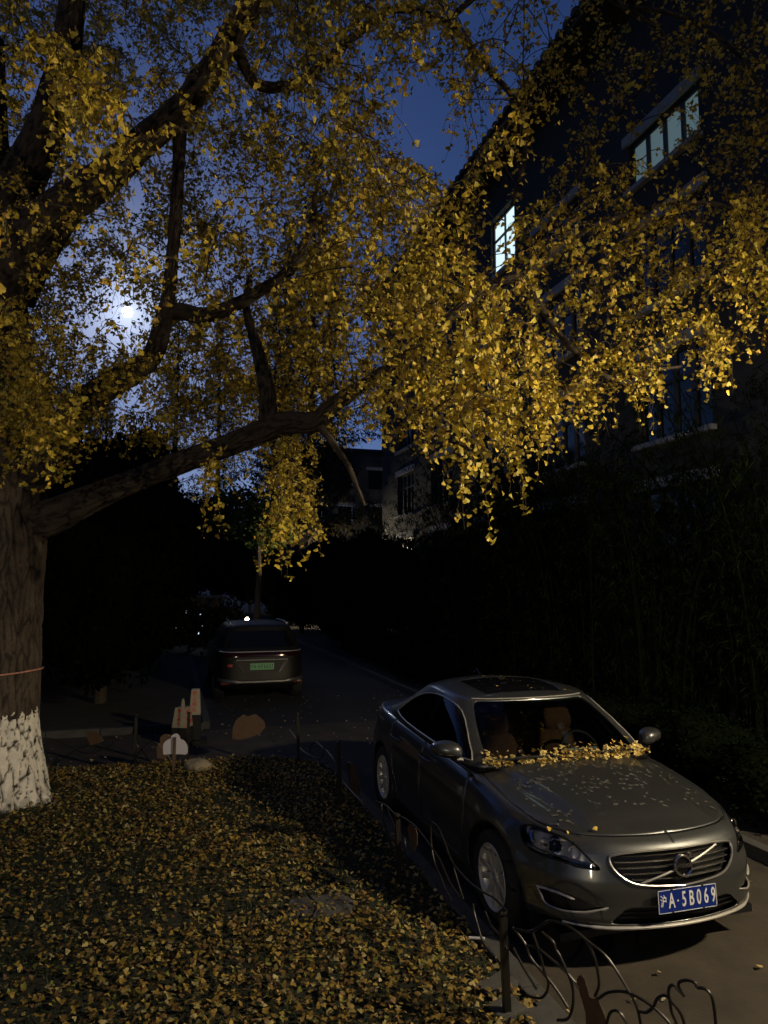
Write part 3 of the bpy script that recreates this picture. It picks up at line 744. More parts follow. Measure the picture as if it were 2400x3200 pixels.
def single_leaf(parent, k, P, X, Y, Z, SZ, name='leaf', meshes=None):
    ms = meshes or LM2
    o = link(name, ms[int(k) % len(ms)], parent)
    o.matrix_local = Matrix([(float(X[k][r] * SZ[k]), float(Y[k][r] * SZ[k]), float(Z[k][r] * SZ[k]), float(P[k][r])) for r in range(3)] + [(0, 0, 0, 1)])
    return o
for k in near: single_leaf(lawn, k, P, X, Y, Z, SZ)
# grass
XYg = litter_xy(26000, -6.5, 2.0, 3.0, 10.0, lambda t, s: (v_edge(t, s) > .02) & in_view(t, s))
ng = len(XYg); Pg = v_S(XYg[:, 0], XYg[:, 1], v_lz(XYg[:, 0], XYg[:, 1]) - .005)
a = RNG.uniform(0, 2 * np.pi, ng); hgt = RNG.uniform(.025, .075, ng); lean = RNG.normal(0, .5, (ng, 2)) * hgt[:, None]
sx = np.c_[np.cos(a), np.sin(a), np.zeros(ng)] * .0028
tip = Pg + np.c_[lean, hgt]; midp = Pg + np.c_[lean * .35, hgt * .6]
V = np.stack([Pg - sx, Pg + sx, midp - sx * .8, midp + sx * .8, tip], 1).reshape(-1, 3)
b = (np.arange(ng) * 5)[:, None]; F = np.concatenate([b + np.array([[0, 1, 3]]), b + np.array([[0, 3, 2]]), b + np.array([[2, 3, 4]])])
gc = np.array([.018, .032, .008])[None] * RNG.uniform(.6, 1.4, (ng, 1))
tag(link('grass', np_mesh('grass', V, F, leaf_mat('grass_blade', trans=.25), np.repeat(gc, 5, 0))), 'short dark green grass between the fallen leaves', 'grass', kind='stuff')
# leaves blown over the paved ground
def ok_path(t, s):
    under = (2.1 < t) & (t < 4.2) & (4.2 < s) & (s < 8.7)
    return (v_edge(t, s) < -.1) & in_view(t, s, .6, .3) & ~under & (RNG.random(len(t)) < np.where(s > 10, .8, .5))
XYp = litter_xy(300, -6, 5.0, 2.9, 15.5, ok_path); n = len(XYp)
P = np.array([S(t, s, .016) for t, s in XYp]); X, Y, Z = lie_flat(n, .25); SZ = .036 * RNG.uniform(.6, 1.2, n)
P[:, 2] += SZ * .25
pl = np.array([(.62, .50, .26), (.55, .42, .16), (.60, .55, .38)])
LMP = [np_mesh('leaf', LEAFV[v][0], LEAFV[v][1], M_litter, np.repeat(pl[v % 3][None], len(LEAFV[v][0]), 0)) for v in range(4)]
for k in range(n): single_leaf(paving, k, P, X, Y, Z, SZ, meshes=LMP)

# ------------------------------------------------------------------ the grey sedan (local: x to car's left, y back from the nose, z up)
M_paint = mat('grey_metallic_paint', (.118, .122, .122), .36, metal=.8, coat=.7)
M_black = mat('black_trim', (.008, .008, .009), .45)
M_gloss = mat('gloss_black_trim', (.006, .006, .007), .12)
M_chrome = mat('chrome', (.72, .70, .66), .12, metal=1.0)
M_satin = mat('satin_alloy', (.70, .67, .61), .36, metal=.6)
M_chrome2 = mat('bright_slat', (.80, .78, .74), .24, metal=1.0)
M_rubber = mat('tyre_rubber', (.012, .012, .012), .8, bump=(120, .3, .004))
M_glass = glass_mat('car_glass', (.42, .46, .44))
M_tint = glass_mat('privacy_glass', (.10, .11, .11))
M_lens = glass_mat('headlight_lens', (.92, .92, .94))
M_refl = mat('headlight_reflector', (.7, .69, .67), .16, metal=1.0)
M_tan = mat('tan_leather', (.075, .034, .015), .75, spec=.12, noise=(18, .15))
M_blue = mat('plate_blue', (.006, .022, .19), .4, spec=.3)
M_pwhite = mat('plate_white', (.75, .75, .72), .5)

def lerpk(x, xp, fp): return np.interp(x, xp, fp)
OUTL = [(0, 0), (.2, .012), (.4, .05), (.55, .105), (.68, .20), (.77, .31), (.835, .45), (.88, .62), (.905, .80), (.92, 1.0), (.93, 1.4), (.932, 2.0), (.93, 2.8), (.925, 3.4), (.915, 3.8), (.885, 4.15), (.82, 4.40), (.68, 4.54), (.4, 4.61), (0, 4.63)]
_C = crom([(-.2, .012)] + OUTL + [(-.4, 4.61)], 24)[24:-24]; _C[0] = (0, 0)
_L = np.r_[0, np.cumsum(np.hypot(*np.diff(_C, axis=0).T))]
_T = np.gradient(_C, axis=0); _T /= np.linalg.norm(_T, axis=1)[:, None]; _IN = np.c_[-_T[:, 1], _T[:, 0]]
QI = [0, .04, .12, .28, .45, .55, .65, .75, .85, .93, 1]
FI = [.13, .02, .0, .004, 0, .004, .018, .032, .055, .095, .165]
SI = [.10, .04, .022, .008, 0, .002, .012, .014, .026, .046, .09]
RI = [.10, .03, .01, 0, 0, .01, .03, .05, .06, .08, .12]
ZSY, ZSV = [0, .2, .45, .7, 1.0, 1.3, 1.6, 2.5, 3.4, 4.0, 4.4, 4.63], [.80, .805, .815, .835, .875, .915, .935, .965, .99, 1.01, 1.02, 1.0]
ZB_Y, ZB_V = [0, .3, .8, 1.2, 3.3, 4.2, 4.63], [.265, .255, .20, .17, .17, .22, .26]
HCY, HCV = [.165, .25, .4, .6, .8, 1.0, 1.3, 1.5, 3.6, 3.9, 4.2, 4.5, 4.63], [.803, .823, .852, .887, .917, .944, .985, 1.0, 1.05, 1.07, 1.075, 1.06, 1.03]
def smooth01(x): x = np.clip(x, 0, 1); return x * x * (3 - 2 * x)
def wall_pt(arc, q, extra=0.0):
    """half shell (x>=0). q 0..1 wall, 1..2 bonnet and deck surface to the centre line"""
    cx, cy = np.interp(arc, _L, _C[:, 0]), np.interp(arc, _L, _C[:, 1])
    nx, ny = np.interp(arc, _L, _IN[:, 0]), np.interp(arc, _L, _IN[:, 1])
    wf = 1 - smooth01((cy - .2) / .6); wr = smooth01((cy - 3.9) / .5)
    qq = np.clip(q, 0, 1)
    ins = wf * lerpk(qq, QI, FI) + wr * lerpk(qq, QI, RI) + (1 - wf - wr) * lerpk(qq, QI, SI)
    zb, zs = lerpk(cy, ZB_Y, ZB_V), lerpk(cy, ZSY, ZSV)
    # waist crease and sill scallop on the flanks
    ins = ins + (1 - wf - wr) * (.012 * np.exp(-((qq - .28) / .09) ** 2) - .006 * np.exp(-((qq - .74) / .05) ** 2)) * smooth01((cy - 1.2) / .3) * (1 - smooth01((cy - 3.3) / .3))
    # flared arches
    for wy in (.93, 3.706):
        dz_ = zb + qq * (zs - zb) - .325; rr = np.hypot(cy - wy, dz_)
        ins = ins - .014 * np.exp(-((rr - .40) / .07) ** 2)
    x = cx + nx * (ins + extra); y = cy + ny * (ins + extra); z = zb + qq * (zs - zb)
    m = np.clip(q - 1, 0, 1)
    ysp = lerpk(y, [.16, .3, .55, .9, 1.3, 4.1, 4.4, 4.52], [.165, .42, .66, .95, 1.3, 4.1, 4.4, 4.52])
    zc = lerpk(ysp, HCY, HCV)
    X = x * (1 - m); Yy = y + (ysp - y) * m
    Zz = z + (zc - z) * (1 - (1 - m) ** 2.1) - extra * (q > 1) * .8
    xc = lerpk(Yy, [.2, 1.3], [.42, .60])                      # bonnet creases
    fade = smooth01((Yy - .22) / .25) * (1 - smooth01((Yy - 1.6) / .4))
    Zz = Zz + np.where(q > 1, .020 * (1 - smooth01((np.abs(X) - xc + .02) / .07)) * fade - .004 * np.exp(-((np.abs(X) - xc - .06) / .03) ** 2) * fade, 0)
    return np.stack([X, Yy, Zz], -1)
def q_of(arc, z):
    cy = np.interp(arc, _L, _C[:, 1]); zb, zs = np.interp(cy, ZB_Y, ZB_V), np.interp(cy, ZSY, ZSV); return (z - zb) / (zs - zb)
def WP(arc, z, out=0.0, side=-1):
    """point on the wall at arc length and height, out metres proud of it"""
    p = wall_pt(np.float64(arc), np.float64(q_of(arc, z)), -out); return Vector((side * p[0], p[1], p[2]))

def shell_bm(extra=0.0, na=210, nq=40, nm=26):
    arcs = np.unique(np.concatenate([np.linspace(0, 1.4, 90), np.linspace(1.4, _L[-1] - 1.0, na - 130), np.linspace(_L[-1] - 1.0, _L[-1], 40)]))
    qs = np.concatenate([np.linspace(0, 1, nq), 1 + np.linspace(0, 1, nm)[1:] ** 1.15])
    A, Q = np.meshgrid(arcs, qs, indexing='ij')
    P = wall_pt(A, Q, extra)
    P[:, :, 0][np.abs(P[:, :, 0]) < 1e-6] = 0
    bm = bmesh.new(); la = bm.verts.layers.float.new('arc'); lq = bm.verts.layers.float.new('q')
    vs = []
    for i in range(P.shape[0]):
        row = []
        for j in range(P.shape[1]):
            v = bm.verts.new(P[i, j]); v[la] = A[i, j]; v[lq] = Q[i, j]; row.append(v)
        vs.append(row)
    for i in range(P.shape[0] - 1):
        for j in range(P.shape[1] - 1):
            try: bm.faces.new((vs[i][j], vs[i + 1][j], vs[i + 1][j + 1], vs[i][j + 1]))
            except ValueError: pass
    return bm, la, lq

def poly_sd(poly):
    P = np.array(poly, float); Q = np.roll(P, -1, 0)
    def f(x, y):
        d = Q - P; w = np.array([x, y]) - P
        t = np.clip((w * d).sum(1) / (d * d).sum(1), 0, 1); r = np.hypot(*(w - d * t[:, None]).T).min()
        return -r if inpoly(x, y, poly) else r
    return f
def cut(bm, fn, pick=None):
    """split every face along fn(vert)=0"""
    val = {}
    cand = [f for f in bm.faces if pick is None or pick(f)]
    vs = {v for f in cand for v in f.verts}
    for v in vs: val[v] = fn(v)
    es = {e for f in cand for e in f.edges}
    for e in es:
        a, b = e.verts
        if val[a] * val[b] < 0:
            fr = val[a] / (val[a] - val[b])
            if fr < .06: val[a] = 0.0
            elif fr > .94: val[b] = 0.0
    zero = [v for v in vs if val[v] == 0.0]
    for e in list(es):
        a, b = e.verts
        if val[a] * val[b] < 0:
            _, nv = bmesh.utils.edge_split(e, a, val[a] / (val[a] - val[b])); zero.append(nv)
    bmesh.ops.connect_verts(bm, verts=zero, check_degenerate=True)
def split_off(bm, test, mirror=True):
    """move the faces that pass test into a new bmesh"""
    sel = [f for f in bm.faces if test(f)]
    nb = bm.copy(); keep = {f.index for f in sel}
    nb.faces.ensure_lookup_table()
    bmesh.ops.delete(nb, geom=[f for f in nb.faces if f.index not in keep], context='FACES')
    bmesh.ops.delete(bm, geom=sel, context='FACES'); bm.faces.index_update(); return nb
def mirror_bm(bm, weld=True):
    g = bmesh.ops.duplicate(bm, geom=bm.verts[:] + bm.edges[:] + bm.faces[:])['geom']
    nv = [x for x in g if isinstance(x, bmesh.types.BMVert)]; nf = [x for x in g if isinstance(x, bmesh.types.BMFace)]
    for v in nv: v.co.x = -v.co.x
    bmesh.ops.reverse_faces(bm, faces=nf)
    if weld: bmesh.ops.remove_doubles(bm, verts=bm.verts, dist=.0004)
def bm_obj(bm, name, material, parent, thick=0.0, flip=1):
    bmesh.ops.remove_doubles(bm, verts=bm.verts, dist=.0003)
    bmesh.ops.dissolve_degenerate(bm, edges=bm.edges, dist=.0002)
    if flip < 0:
        for v in bm.verts: v.co.x = -v.co.x
        bmesh.ops.reverse_faces(bm, faces=bm.faces)
    for f in bm.faces: f.smooth = True
    me = bpy.data.meshes.new(name); bm.to_mesh(me); me.materials.append(material)
    return link(name, me, parent)
def turned_in(bm, d):
    """fold the open rim of a panel inwards so its edge has depth"""
    bm.normal_update()
    be = [e for e in bm.edges if len(e.link_faces) == 1 and not all(abs(v.co.x) < 1e-4 for v in e.verts)]
    nrm_ = {v: v.normal.copy() for e in be for v in e.verts}
    g = bmesh.ops.extrude_edge_only(bm, edges=be)['geom']
    for v in [x for x in g if isinstance(x, bmesh.types.BMVert)]:
        # nearest original
        pass
    new = [x for x in g if isinstance(x, bmesh.types.BMVert)]
    for v in new:
        for e in v.link_edges:
            o = e.other_vert(v)
            if o in nrm_ and (o.co - v.co).length < 1e-7:
                v.co = v.co - nrm_[o] * d; break

car = empty('parked_sedan', (1.91, 4.73, 0), TH)
tag(car, 'grey metallic sedan parked at the lawn kerb, fallen leaves along its windscreen', 'car')

bm, LA, LQ = shell_bm()
HEAD = [(1.18, .772), (1.10, .790), (.95, .783), (.80, .768), (.707, .737), (.61, .675), (.555, .632), (.654, .632), (.83, .646), (.995, .650), (1.10, .673), (1.16, .724)]
GRIL = [(-.3, .728), (0, .730), (.30, .727), (.46, .712), (.488, .695), (.475, .650), (.435, .605), (.36, .562), (.257, .541), (0, .524), (-.3, .541)]
INTK = [(-.3, .405), (0, .405), (.36, .410), (.41, .395), (.49, .330), (.50, .315), (.45, .308), (0, .305), (-.3, .305)]
FOG = [(.985, .455), (.84, .470), (.70, .448), (.60, .415), (.54, .405), (.66, .368), (.84, .352), (.925, .362)]
def cl(P, n=4):
    return [tuple(p) for p in crom(P + [P[0]], n)[:-1]]
REG = {'head': cl(HEAD), 'grille': GRIL, 'intake': INTK, 'fog': cl(FOG)}
regs = {}
for nm, poly in REG.items():
    sd = poly_sd(poly); regs[nm] = sd
    ax = max(p[0] for p in poly) + .1
    cut(bm, lambda v: sd(v[LA], v.co.z), lambda f: all(v[LA] < ax and v[LQ] <= 1.0001 and .22 < v.co.z < .82 for v in f.verts))
def archf(v): return min(math.hypot(v.co.y - .93, v.co.z - .325), math.hypot(v.co.y - 3.706, v.co.z - .325)) - .372
cut(bm, archf, lambda f: all(v.co.x > .6 and v[LQ] <= 1.0 for v in f.verts) and f.calc_center_median().z < .85)
QS = ([0, .5, .737, .95, 1.1, 1.3, 1.9, 2.6], [.985, .985, .978, .978, .99, 1.035, 1.07, 1.09])
def hoodf(v): return float(np.interp(v[LA], *QS)) - v[LQ]
def cowl(v): return v.co.y - 1.325 - .07 * (v.co.x / .75) ** 2
front_top = lambda f: all(v.co.y < 1.7 and v[LQ] > .8 for v in f.verts)
for g in (-.0035, .0035): cut(bm, lambda v: hoodf(v) + g, front_top)
cut(bm, cowl, lambda f: all(v.co.y < 1.8 and v[LQ] > 1.0 for v in f.verts))
DOOR1 = [(1.50, .27), (1.42, .40), (1.40, .70), (1.42, 1.05), (2.44, 1.10), (2.44, .27)]
DOOR2 = [(2.452, .27), (2.452, 1.10), (3.44, 1.10), (3.42, .85), (3.33, .68), (3.26, .45), (3.18, .27)]
dsd = [poly_sd(DOOR1), poly_sd(DOOR2)]
flank = lambda f: all(1.2 < v.co.y < 3.7 and v[LQ] < 1.0 and v.co.x > .5 for v in f.verts)
for sd in dsd:
    for g in (-.0035, .0035): cut(bm, lambda v: sd(v.co.y, v.co.z) + g, flank)
BUMP = ([(1.141, .668), (1.168, .576), (1.19, .467), (1.2, .30)])
bm.faces.index_update()
def fmean(f, fn):
    return sum(fn(v) for v in f.verts) / len(f.verts)
def cen(f):
    n = len(f.verts); return (sum(v[LA] for v in f.verts) / n, sum(v[LQ] for v in f.verts) / n, f.calc_center_median())
def inside(nm):
    sd = regs[nm]
    def t(f):
        a, q, c = cen(f); return q <= 1.0 and c.y < 1.2 and sd(a, c.z) < 0
    return t
bm_head = split_off(bm, inside('head'))
split_off(bm, inside('grille')).free(); split_off(bm, inside('intake')).free(); bm_fog = split_off(bm, inside('fog'))
split_off(bm, lambda f: (lambda c: c.x > .6 and c.z < .8 and archf_c(c) < 0)(f.calc_center_median())) if False else None
def arch_in(f):
    c = f.calc_center_median(); a, q, _ = cen(f)
    return c.x > .6 and q < 1 and min(math.hypot(c.y - .93, c.z - .325), math.hypot(c.y - 3.706, c.z - .325)) < .372
split_off(bm, arch_in).free()
def hood_strip(f):
    a, q, c = cen(f); return c.y < 1.5 and q > .8 and abs(np.interp(a, *QS) - q) < .0035 and c.y - 1.325 - .07 * (c.x / .75) ** 2 < 0
split_off(bm, hood_strip).free()
def is_hood(f):
    a, q, c = cen(f); return q > np.interp(a, *QS) and c.y < 1.325 + .07 * (c.x / .75) ** 2
bm_hood = split_off(bm, is_hood)
def cabin_floor(f):
    a, q, c = cen(f); return q > 1.12 and 1.3 < c.y < 4.0
split_off(bm, cabin_floor).free()
bm_doors = []
for sd in dsd:
    def strip(f):
        a, q, c = cen(f); return q < 1 and c.x > .5 and 1.2 < c.y < 3.7 and abs(sd(c.y, c.z)) < .0035
    split_off(bm, strip).free()
    def isdoor(f):
        a, q, c = cen(f); return q < 1 and c.x > .5 and 1.2 < c.y < 3.7 and sd(c.y, c.z) < 0
    bm_doors.append(split_off(bm, isdoor))
mirror_bm(bm); bmesh.ops.recalc_face_normals(bm, faces=bm.faces)
turned_in(bm, .004)
bm_obj(bm, 'body', M_paint, car)
mirror_bm(bm_hood); bmesh.ops.recalc_face_normals(bm_hood, faces=bm_hood.faces)
if sum(f.normal.z for f in bm_hood.faces) < 0: bmesh.ops.reverse_faces(bm_hood, faces=bm_hood.faces)
turned_in(bm_hood, .003)
bm_obj(bm_hood, 'bonnet', M_paint, car)
DOORS = []
for side in (1, -1):
    for k, b_ in enumerate(bm_doors):
        bb = b_.copy(); bmesh.ops.recalc_face_normals(bb, faces=bb.faces)
        if sum(f.normal.x for f in bb.faces) < 0: bmesh.ops.reverse_faces(bb, faces=bb.faces)
        turned_in(bb, .02)
        d = bm_obj(bb, 'door', M_paint, car, flip=side); DOORS.append(d)
        yh = (2.28, 3.18)[k]; hp = [(side * (.925 - .004), yh - .12, .845), (side * .955, yh - .09, .85), (side * .958, yh, .853), (side * .953, yh + .09, .856), (side * .915, yh + .11, .857)]
        MB().tube(crom(hp, 4), .013, 8).build('handle', M_paint, d, smooth=True)
# dark inner structure seen through grille, gaps and arches
ib, LA2, LQ2 = shell_bm(.05, 150, 20, 10)
bmesh.ops.delete(ib, geom=[f for f in ib.faces if (lambda c: (c.x > .5 and c.z < .85 and min(math.hypot(c.y - .93, c.z - .3), math.hypot(c.y - 3.706, c.z - .3)) < .42) or (1.25 < c.y < 4.0 and c.z > .80) or (.45 < c.x and c.y < .75 and c.z > .6))(f.calc_center_median())], context='FACES')
mirror_bm(ib); bm_obj(ib, 'inner_structure', M_black, car)
for side in (1, -1):
    for wy in (.93, 3.706):
        Mx = Matrix.Translation((side * .60, wy, .325)) @ Matrix.Rotation(side * math.pi / 2, 4, 'Y')
        MB().lathe([(.0, -.02), (.392, -.02), (.388, .3)], 32, Mx).build('wheel_liner', M_black, car)
MB().box((0, 2.3, .19), (1.5, 4.1, .05)).build('underbody', M_black, car)

# headlights: clear lens, dark chrome bowl, projector and reflector
for side in (1, -1):
    b_ = bm_head.copy(); bmesh.ops.recalc_face_normals(b_, faces=b_.faces)
    hl = bm_obj(b_, 'headlight', M_lens, car, flip=side)
    hb = bm_head.copy(); la_, lq_ = hb.verts.layers.float['arc'], hb.verts.layers.float['q']
    for v in hb.verts:
        p = wall_pt(np.float64(v[la_]), np.float64(v[lq_]), .055 + .008 * math.sin(v[la_] * 40)); v.co = p
    bm_obj(hb, 'bowl', mat('headlight_bowl', (.46, .46, .46), .35, metal=.35) if side == 1 else bpy.data.materials['headlight_bowl'], hl, flip=side)
    rim = MB().tube([WP(a, z, .001, side) for a, z in cl(HEAD) + [cl(HEAD)[0]]], .0055, 6, False).build('rim', M_gloss, hl, smooth=True)
    base = MB().tube([WP(a, z, -.012, side) for a, z in crom([(1.10, .683), (.995, .662), (.83, .660), (.70, .650), (.62, .642)], 6)], .007, 6).build('light_bar', M_chrome, hl, smooth=True)
    outer = MB().tube([WP(a, z, -.03, side) for a, z in crom([(1.06, .690), (1.09, .72), (1.10, .755), (1.06, .77)], 6)], [.018] * 19, 8).build('side_reflector', M_chrome, hl, smooth=True)
    for (a, z, r, nm, mm, lens) in ((.883, .715, .047, 'projector', M_chrome, True), (.735, .700, .044, 'reflector', M_refl, False), (.975, .712, .028, 'turn_lamp', M_refl, False)):
        c = WP(a, z, -.035, side); fwd = (WP(a, z, .05, side) - c); fwd.z = 0; fwd = (fwd.normalized() * .5 + Vector((0, -1, 0)) * .7).normalized()
        Mx = Matrix.Translation(c) @ fwd.to_track_quat('Z', 'Y').to_matrix().to_4x4()
        if lens:
            MB().lathe([(r, -.03), (r, .018), (r - .004, .022), (r - .010, .018), (r - .012, -.01)], 28, Mx).build(nm, mm, hl, smooth=True)
            MB().lathe([(max(1e-4, (r - .011) * math.sin(q)), .002 + .022 * math.cos(q)) for q in np.linspace(0, math.pi / 2, 7)], 24, Mx).build('projector_lens', M_gloss, hl, smooth=True)
        else:
            MB().lathe([(r, .02), (r * .93, .0), (r * .7, -.02), (r * .35, -.034), (.001, -.038)], 24, Mx).build(nm, mm, hl, smooth=True)

# grille: chrome surround, slats, diagonal and badge
gr = MB().tube([WP(a, z, .004, 1 if i < 10 else -1) for i, (a, z) in enumerate([])] or [WP(abs(a), z, .006, 1 if a >= 0 else -1) for a, z in crom([(0, .524), (.257, .541), (.36, .562), (.435, .605), (.475, .650), (.488, .695), (.46, .712), (.30, .727), (0, .730), (-.30, .727), (-.46, .712), (-.488, .695), (-.475, .650), (-.435, .605), (-.36, .562), (-.257, .541), (0, .524)], 5)], .0070, 8, False).build('grille', mat('grille_surround', (.42, .41, .39), .34, metal=.9), car, smooth=True)
for z, w in ((.700, .462), (.667, .455), (.634, .435), (.601, .405), (.568, .345)):
    m = MB(); pts = np.linspace(-w, w, 25)
    G = []
    for dz, out in ((-.001, -.034), (-.0035, -.012), (0, -.006), (.0035, -.010), (.002, -.034)):
        G.append([WP(abs(p), z + dz * (1 if z < .69 else .8), out, 1 if p >= 0 else -1) for p in pts])
    m.grid(np.array([[tuple(v) for v in r] for r in G])).build('slat', M_chrome2, gr, smooth=True)
MB().grid(np.array([[tuple(WP(abs(a), z, -.045, 1 if a >= 0 else -1)) for a in np.linspace(-.5, .5, 21)] for z in np.linspace(.50, .75, 6)])).build('backing', M_black, gr)
dg_ = [WP(abs(a), z, .004, 1 if a >= 0 else -1) for a, z in zip(np.linspace(-.30, .335, 14), np.linspace(.553, .712, 14))]
MB().tube(dg_, .0085, 6).build('diagonal_bar', mat('grey_diagonal', (.25, .25, .24), .4, metal=.8), gr, smooth=True)
ec = WP(0, .640, .018, 1); Mx = Matrix.Translation(ec) @ Matrix.Rotation(math.radians(90 - 7), 4, 'X')
bd = MB().lathe([(.066, -.012), (.069, .0), (.066, .009), (.060, .012), (.053, .009), (.050, .0), (.050, -.012)], 40, Mx).build('badge', M_chrome, gr, smooth=True)
MB().lathe([(.053, -.004), (.0005, -.004)], 32, Mx).build('badge_face', M_gloss, bd)
MB().box((0, 0, 0), (.112, .030, .006)).build('badge_bar', M_gloss, bd, bevel=.002).matrix_local = Mx @ Matrix.Translation((0, 0, .006))
MB().prism([(.04, .04), (.062, .066), (.066, .05), (.08, .082), (.05, .07), (.066, .063)], -.004, .005, lambda u, v, d: Mx @ Vector((u, v, d))).build('badge_arrow', M_chrome, bd)
lettering('badge_lettering', 'VOLVO', .026, M_chrome, bd, Mx @ Matrix.Translation((0, 0, .0105)), sx=1.15, bold=.0006)

# number plate
pc = WP(0, .452, .03, 1); Mp = Matrix.Translation((pc.x, min(pc.y, -.022), .452)) @ Matrix.Rotation(math.radians(90 - 3), 4, 'X')
pl_ = MB().box((0, 0, 0), (.44, .14, .004)).build('number_plate', M_blue, car, bevel=.0015); pl_.matrix_local = Mp
m = MB()
for sx_, sy_, w_, h_ in ((0, .066, .432, .0035), (0, -.066, .432, .0035), (.2165, 0, .0035, .1285), (-.2165, 0, .0035, .1285)): m.box((sx_, sy_, .0028), (w_, h_, .0016))
m.build('plate_border', M_pwhite, pl_)
for ch, x, sx_, sz in (('沪', -.170, .50, .088), ('A', -.106, .64, .112), ('5', -.012, .64, .112), ('B', .046, .62, .112), ('0', .104, .64, .112), ('6', .158, .62, .112), ('9', .205 - .002, .58, .112)):
    pass
xs_ = [-.180, -.120, -.028, .028, .084, .139, .194]
for ch, x in zip('沪A5B069', xs_):
    big_ = ch != '沪'
    lettering('plate_character', ch, .124 if big_ else .074, M_pwhite, pl_, Matrix.Translation((x, -.001 if big_ else .0, .0030)), sx=.56 if big_ else .66, bold=.0016 if big_ else .0008)
MB().lathe([(.006, 0), (.006, .0015), (.0005, .0015)], 12, Matrix.Translation((-.074, -.002, .0028))).build('plate_dot', M_pwhite, pl_)
for x, y in ((-.115, .068), (.115, .068), (-.115, -.066), (.115, -.066)):
    MB().lathe([(.008, 0), (.008, .004), (.005, .006), (.0005, .006)], 10, Matrix.Translation((x, y, .002))).build('screw', M_black, pl_, smooth=True)

# lower intake, lip, fog recesses
lb = MB().tube([WP(abs(a), .288, .012, 1 if a >= 0 else -1) for a in np.linspace(-.80, .80, 41)], [.011 if abs(a) < .62 else .007 for a in np.linspace(-.80, .80, 41)], 8).build('bumper_lip', M_satin, car, smooth=True)
ik = MB().grid(np.array([[tuple(WP(abs(a), z, -.048, 1 if a >= 0 else -1)) for a in np.linspace(-.52, .52, 17)] for z in (.28, .35, .43)])).build('lower_intake', M_black, car)
for z in (.345, .375):
    MB().tube([WP(abs(a), z, -.02, 1 if a >= 0 else -1) for a in np.linspace(-.44, .44, 21)], .006, 6).build('slat', M_gloss, ik, smooth=True)
for side in (1, -1):
    b_ = bm_fog.copy(); la_, lq_ = b_.verts.layers.float['arc'], b_.verts.layers.float['q']
    for v in b_.verts: v.co = wall_pt(np.float64(v[la_]), np.float64(v[lq_]), .04)
    fg = bm_obj(b_, 'fog_recess', M_black, car, flip=side)
    MB().tube([WP(a, z, .004, side) for a, z in crom([(.985, .452), (.92, .459), (.84, .459), (.77, .450), (.715, .438)], 6)], [.004] + [.0085] * 22 + [.006, .003], 8).build('chrome_blade', M_satin, fg, smooth=True)
    MB().tube([WP(a, z, .004, side) for a, z in crom([(.975, .445), (.945, .405), (.917, .370), (.84, .357), (.74, .361), (.66, .371), (.58, .392), (.51, .411)], 5)], [.003] + [.006] * 34 + [.003], 8).build('chrome_blade', M_satin, fg, smooth=True)

# cabin
GY0, GY1 = 1.295, 1.985
def gh_pt(u, q):
    """glasshouse ring: u 0..1 front centre -> side -> rear centre (x>=0); q 0 belt .. 1 roof edge"""
    W = .862 - .16 * q - .03 * q * q + .014 * math.sin(math.pi * q); yf = GY0 + (GY1 - GY0) * q - .015 * math.sin(math.pi * q); yr = 4.10 - .72 * q - .06 * q * q
    K = np.array([(0, yf), (.30 * W, yf + .008), (.58 * W, yf + .032), (.80 * W, yf + .075), (.92 * W, yf + .135), (.975 * W, yf + .24), (.995 * W, yf + .42), (W, yf * .45 + yr * .55 - .25), (.985 * W, yr - .75), (.95 * W, yr - .42), (.84 * W, yr - .18), (.6 * W, yr - .05), (.3 * W, yr - .01), (0, yr)])
    return K
NQ, NU = 26, 6
rings = []
for q in np.linspace(0, 1, NQ):
    K = gh_pt(0, q); K2 = np.vstack([[-K[1][0], K[1][1]], K, [-K[-2][0], K[-2][1]]])
    R = crom(K2, NU)[NU:-NU]; R[0, 0] = 0; R[-1, 0] = 0
    y = R[:, 1]
    zb = np.interp(y, [1.2, 1.5, 2.0, 2.8, 3.4, 4.1], [.992, .965, .97, .985, 1.01, 1.07]); zt = np.interp(y, [1.3, 2.0, 2.4, 2.8, 3.2, 3.6, 4.1], [1.388, 1.388, 1.412, 1.412, 1.378, 1.33, 1.30])
    rings.append(np.c_[R, zb + q * (zt - zb)])
rings = np.array(rings); nu = rings.shape[1]
top_ = rings[-1]; roofs = []
for m_ in np.linspace(0, 1, 14)[1:]:
    ysp = np.interp(top_[:, 1], [GY1, GY1 + .15, 2.6, 3.1, 3.32], [GY1, GY1 + .20, 2.6, 3.05, 3.32])
    zc = np.interp(ysp, [1.98, 2.1, 2.3, 2.55, 2.8, 3.05, 3.32], [1.388, 1.425, 1.462, 1.482, 1.484, 1.462, 1.388])
    e = 1 - (1 - m_) ** 2.2
    roofs.append(np.c_[top_[:, 0] * (1 - m_), top_[:, 1] + (ysp - top_[:, 1]) * m_, top_[:, 2] + (zc - top_[:, 2]) * e])
G = np.concatenate([rings, np.array(roofs)])
gb = bmesh.new(); gu = gb.verts.layers.float.new('u'); gq = gb.verts.layers.float.new('q'); vs = []
for i in range(G.shape[0]):
    row = []
    for j in range(nu):
        v = gb.verts.new(G[i, j]); v[gu] = j / NU; v[gq] = i / (NQ - 1); row.append(v)
    vs.append(row)
for i in range(G.shape[0] - 1):
    for j in range(nu - 1):
        try: gb.faces.new((vs[i][j], vs[i][j + 1], vs[i + 1][j + 1], vs[i + 1][j]))
        except ValueError: pass
WSC = [(-1, .03), (3.10, .03), (3.18, .5), (3.10, .93), (2.8, .965), (-1, .965)]
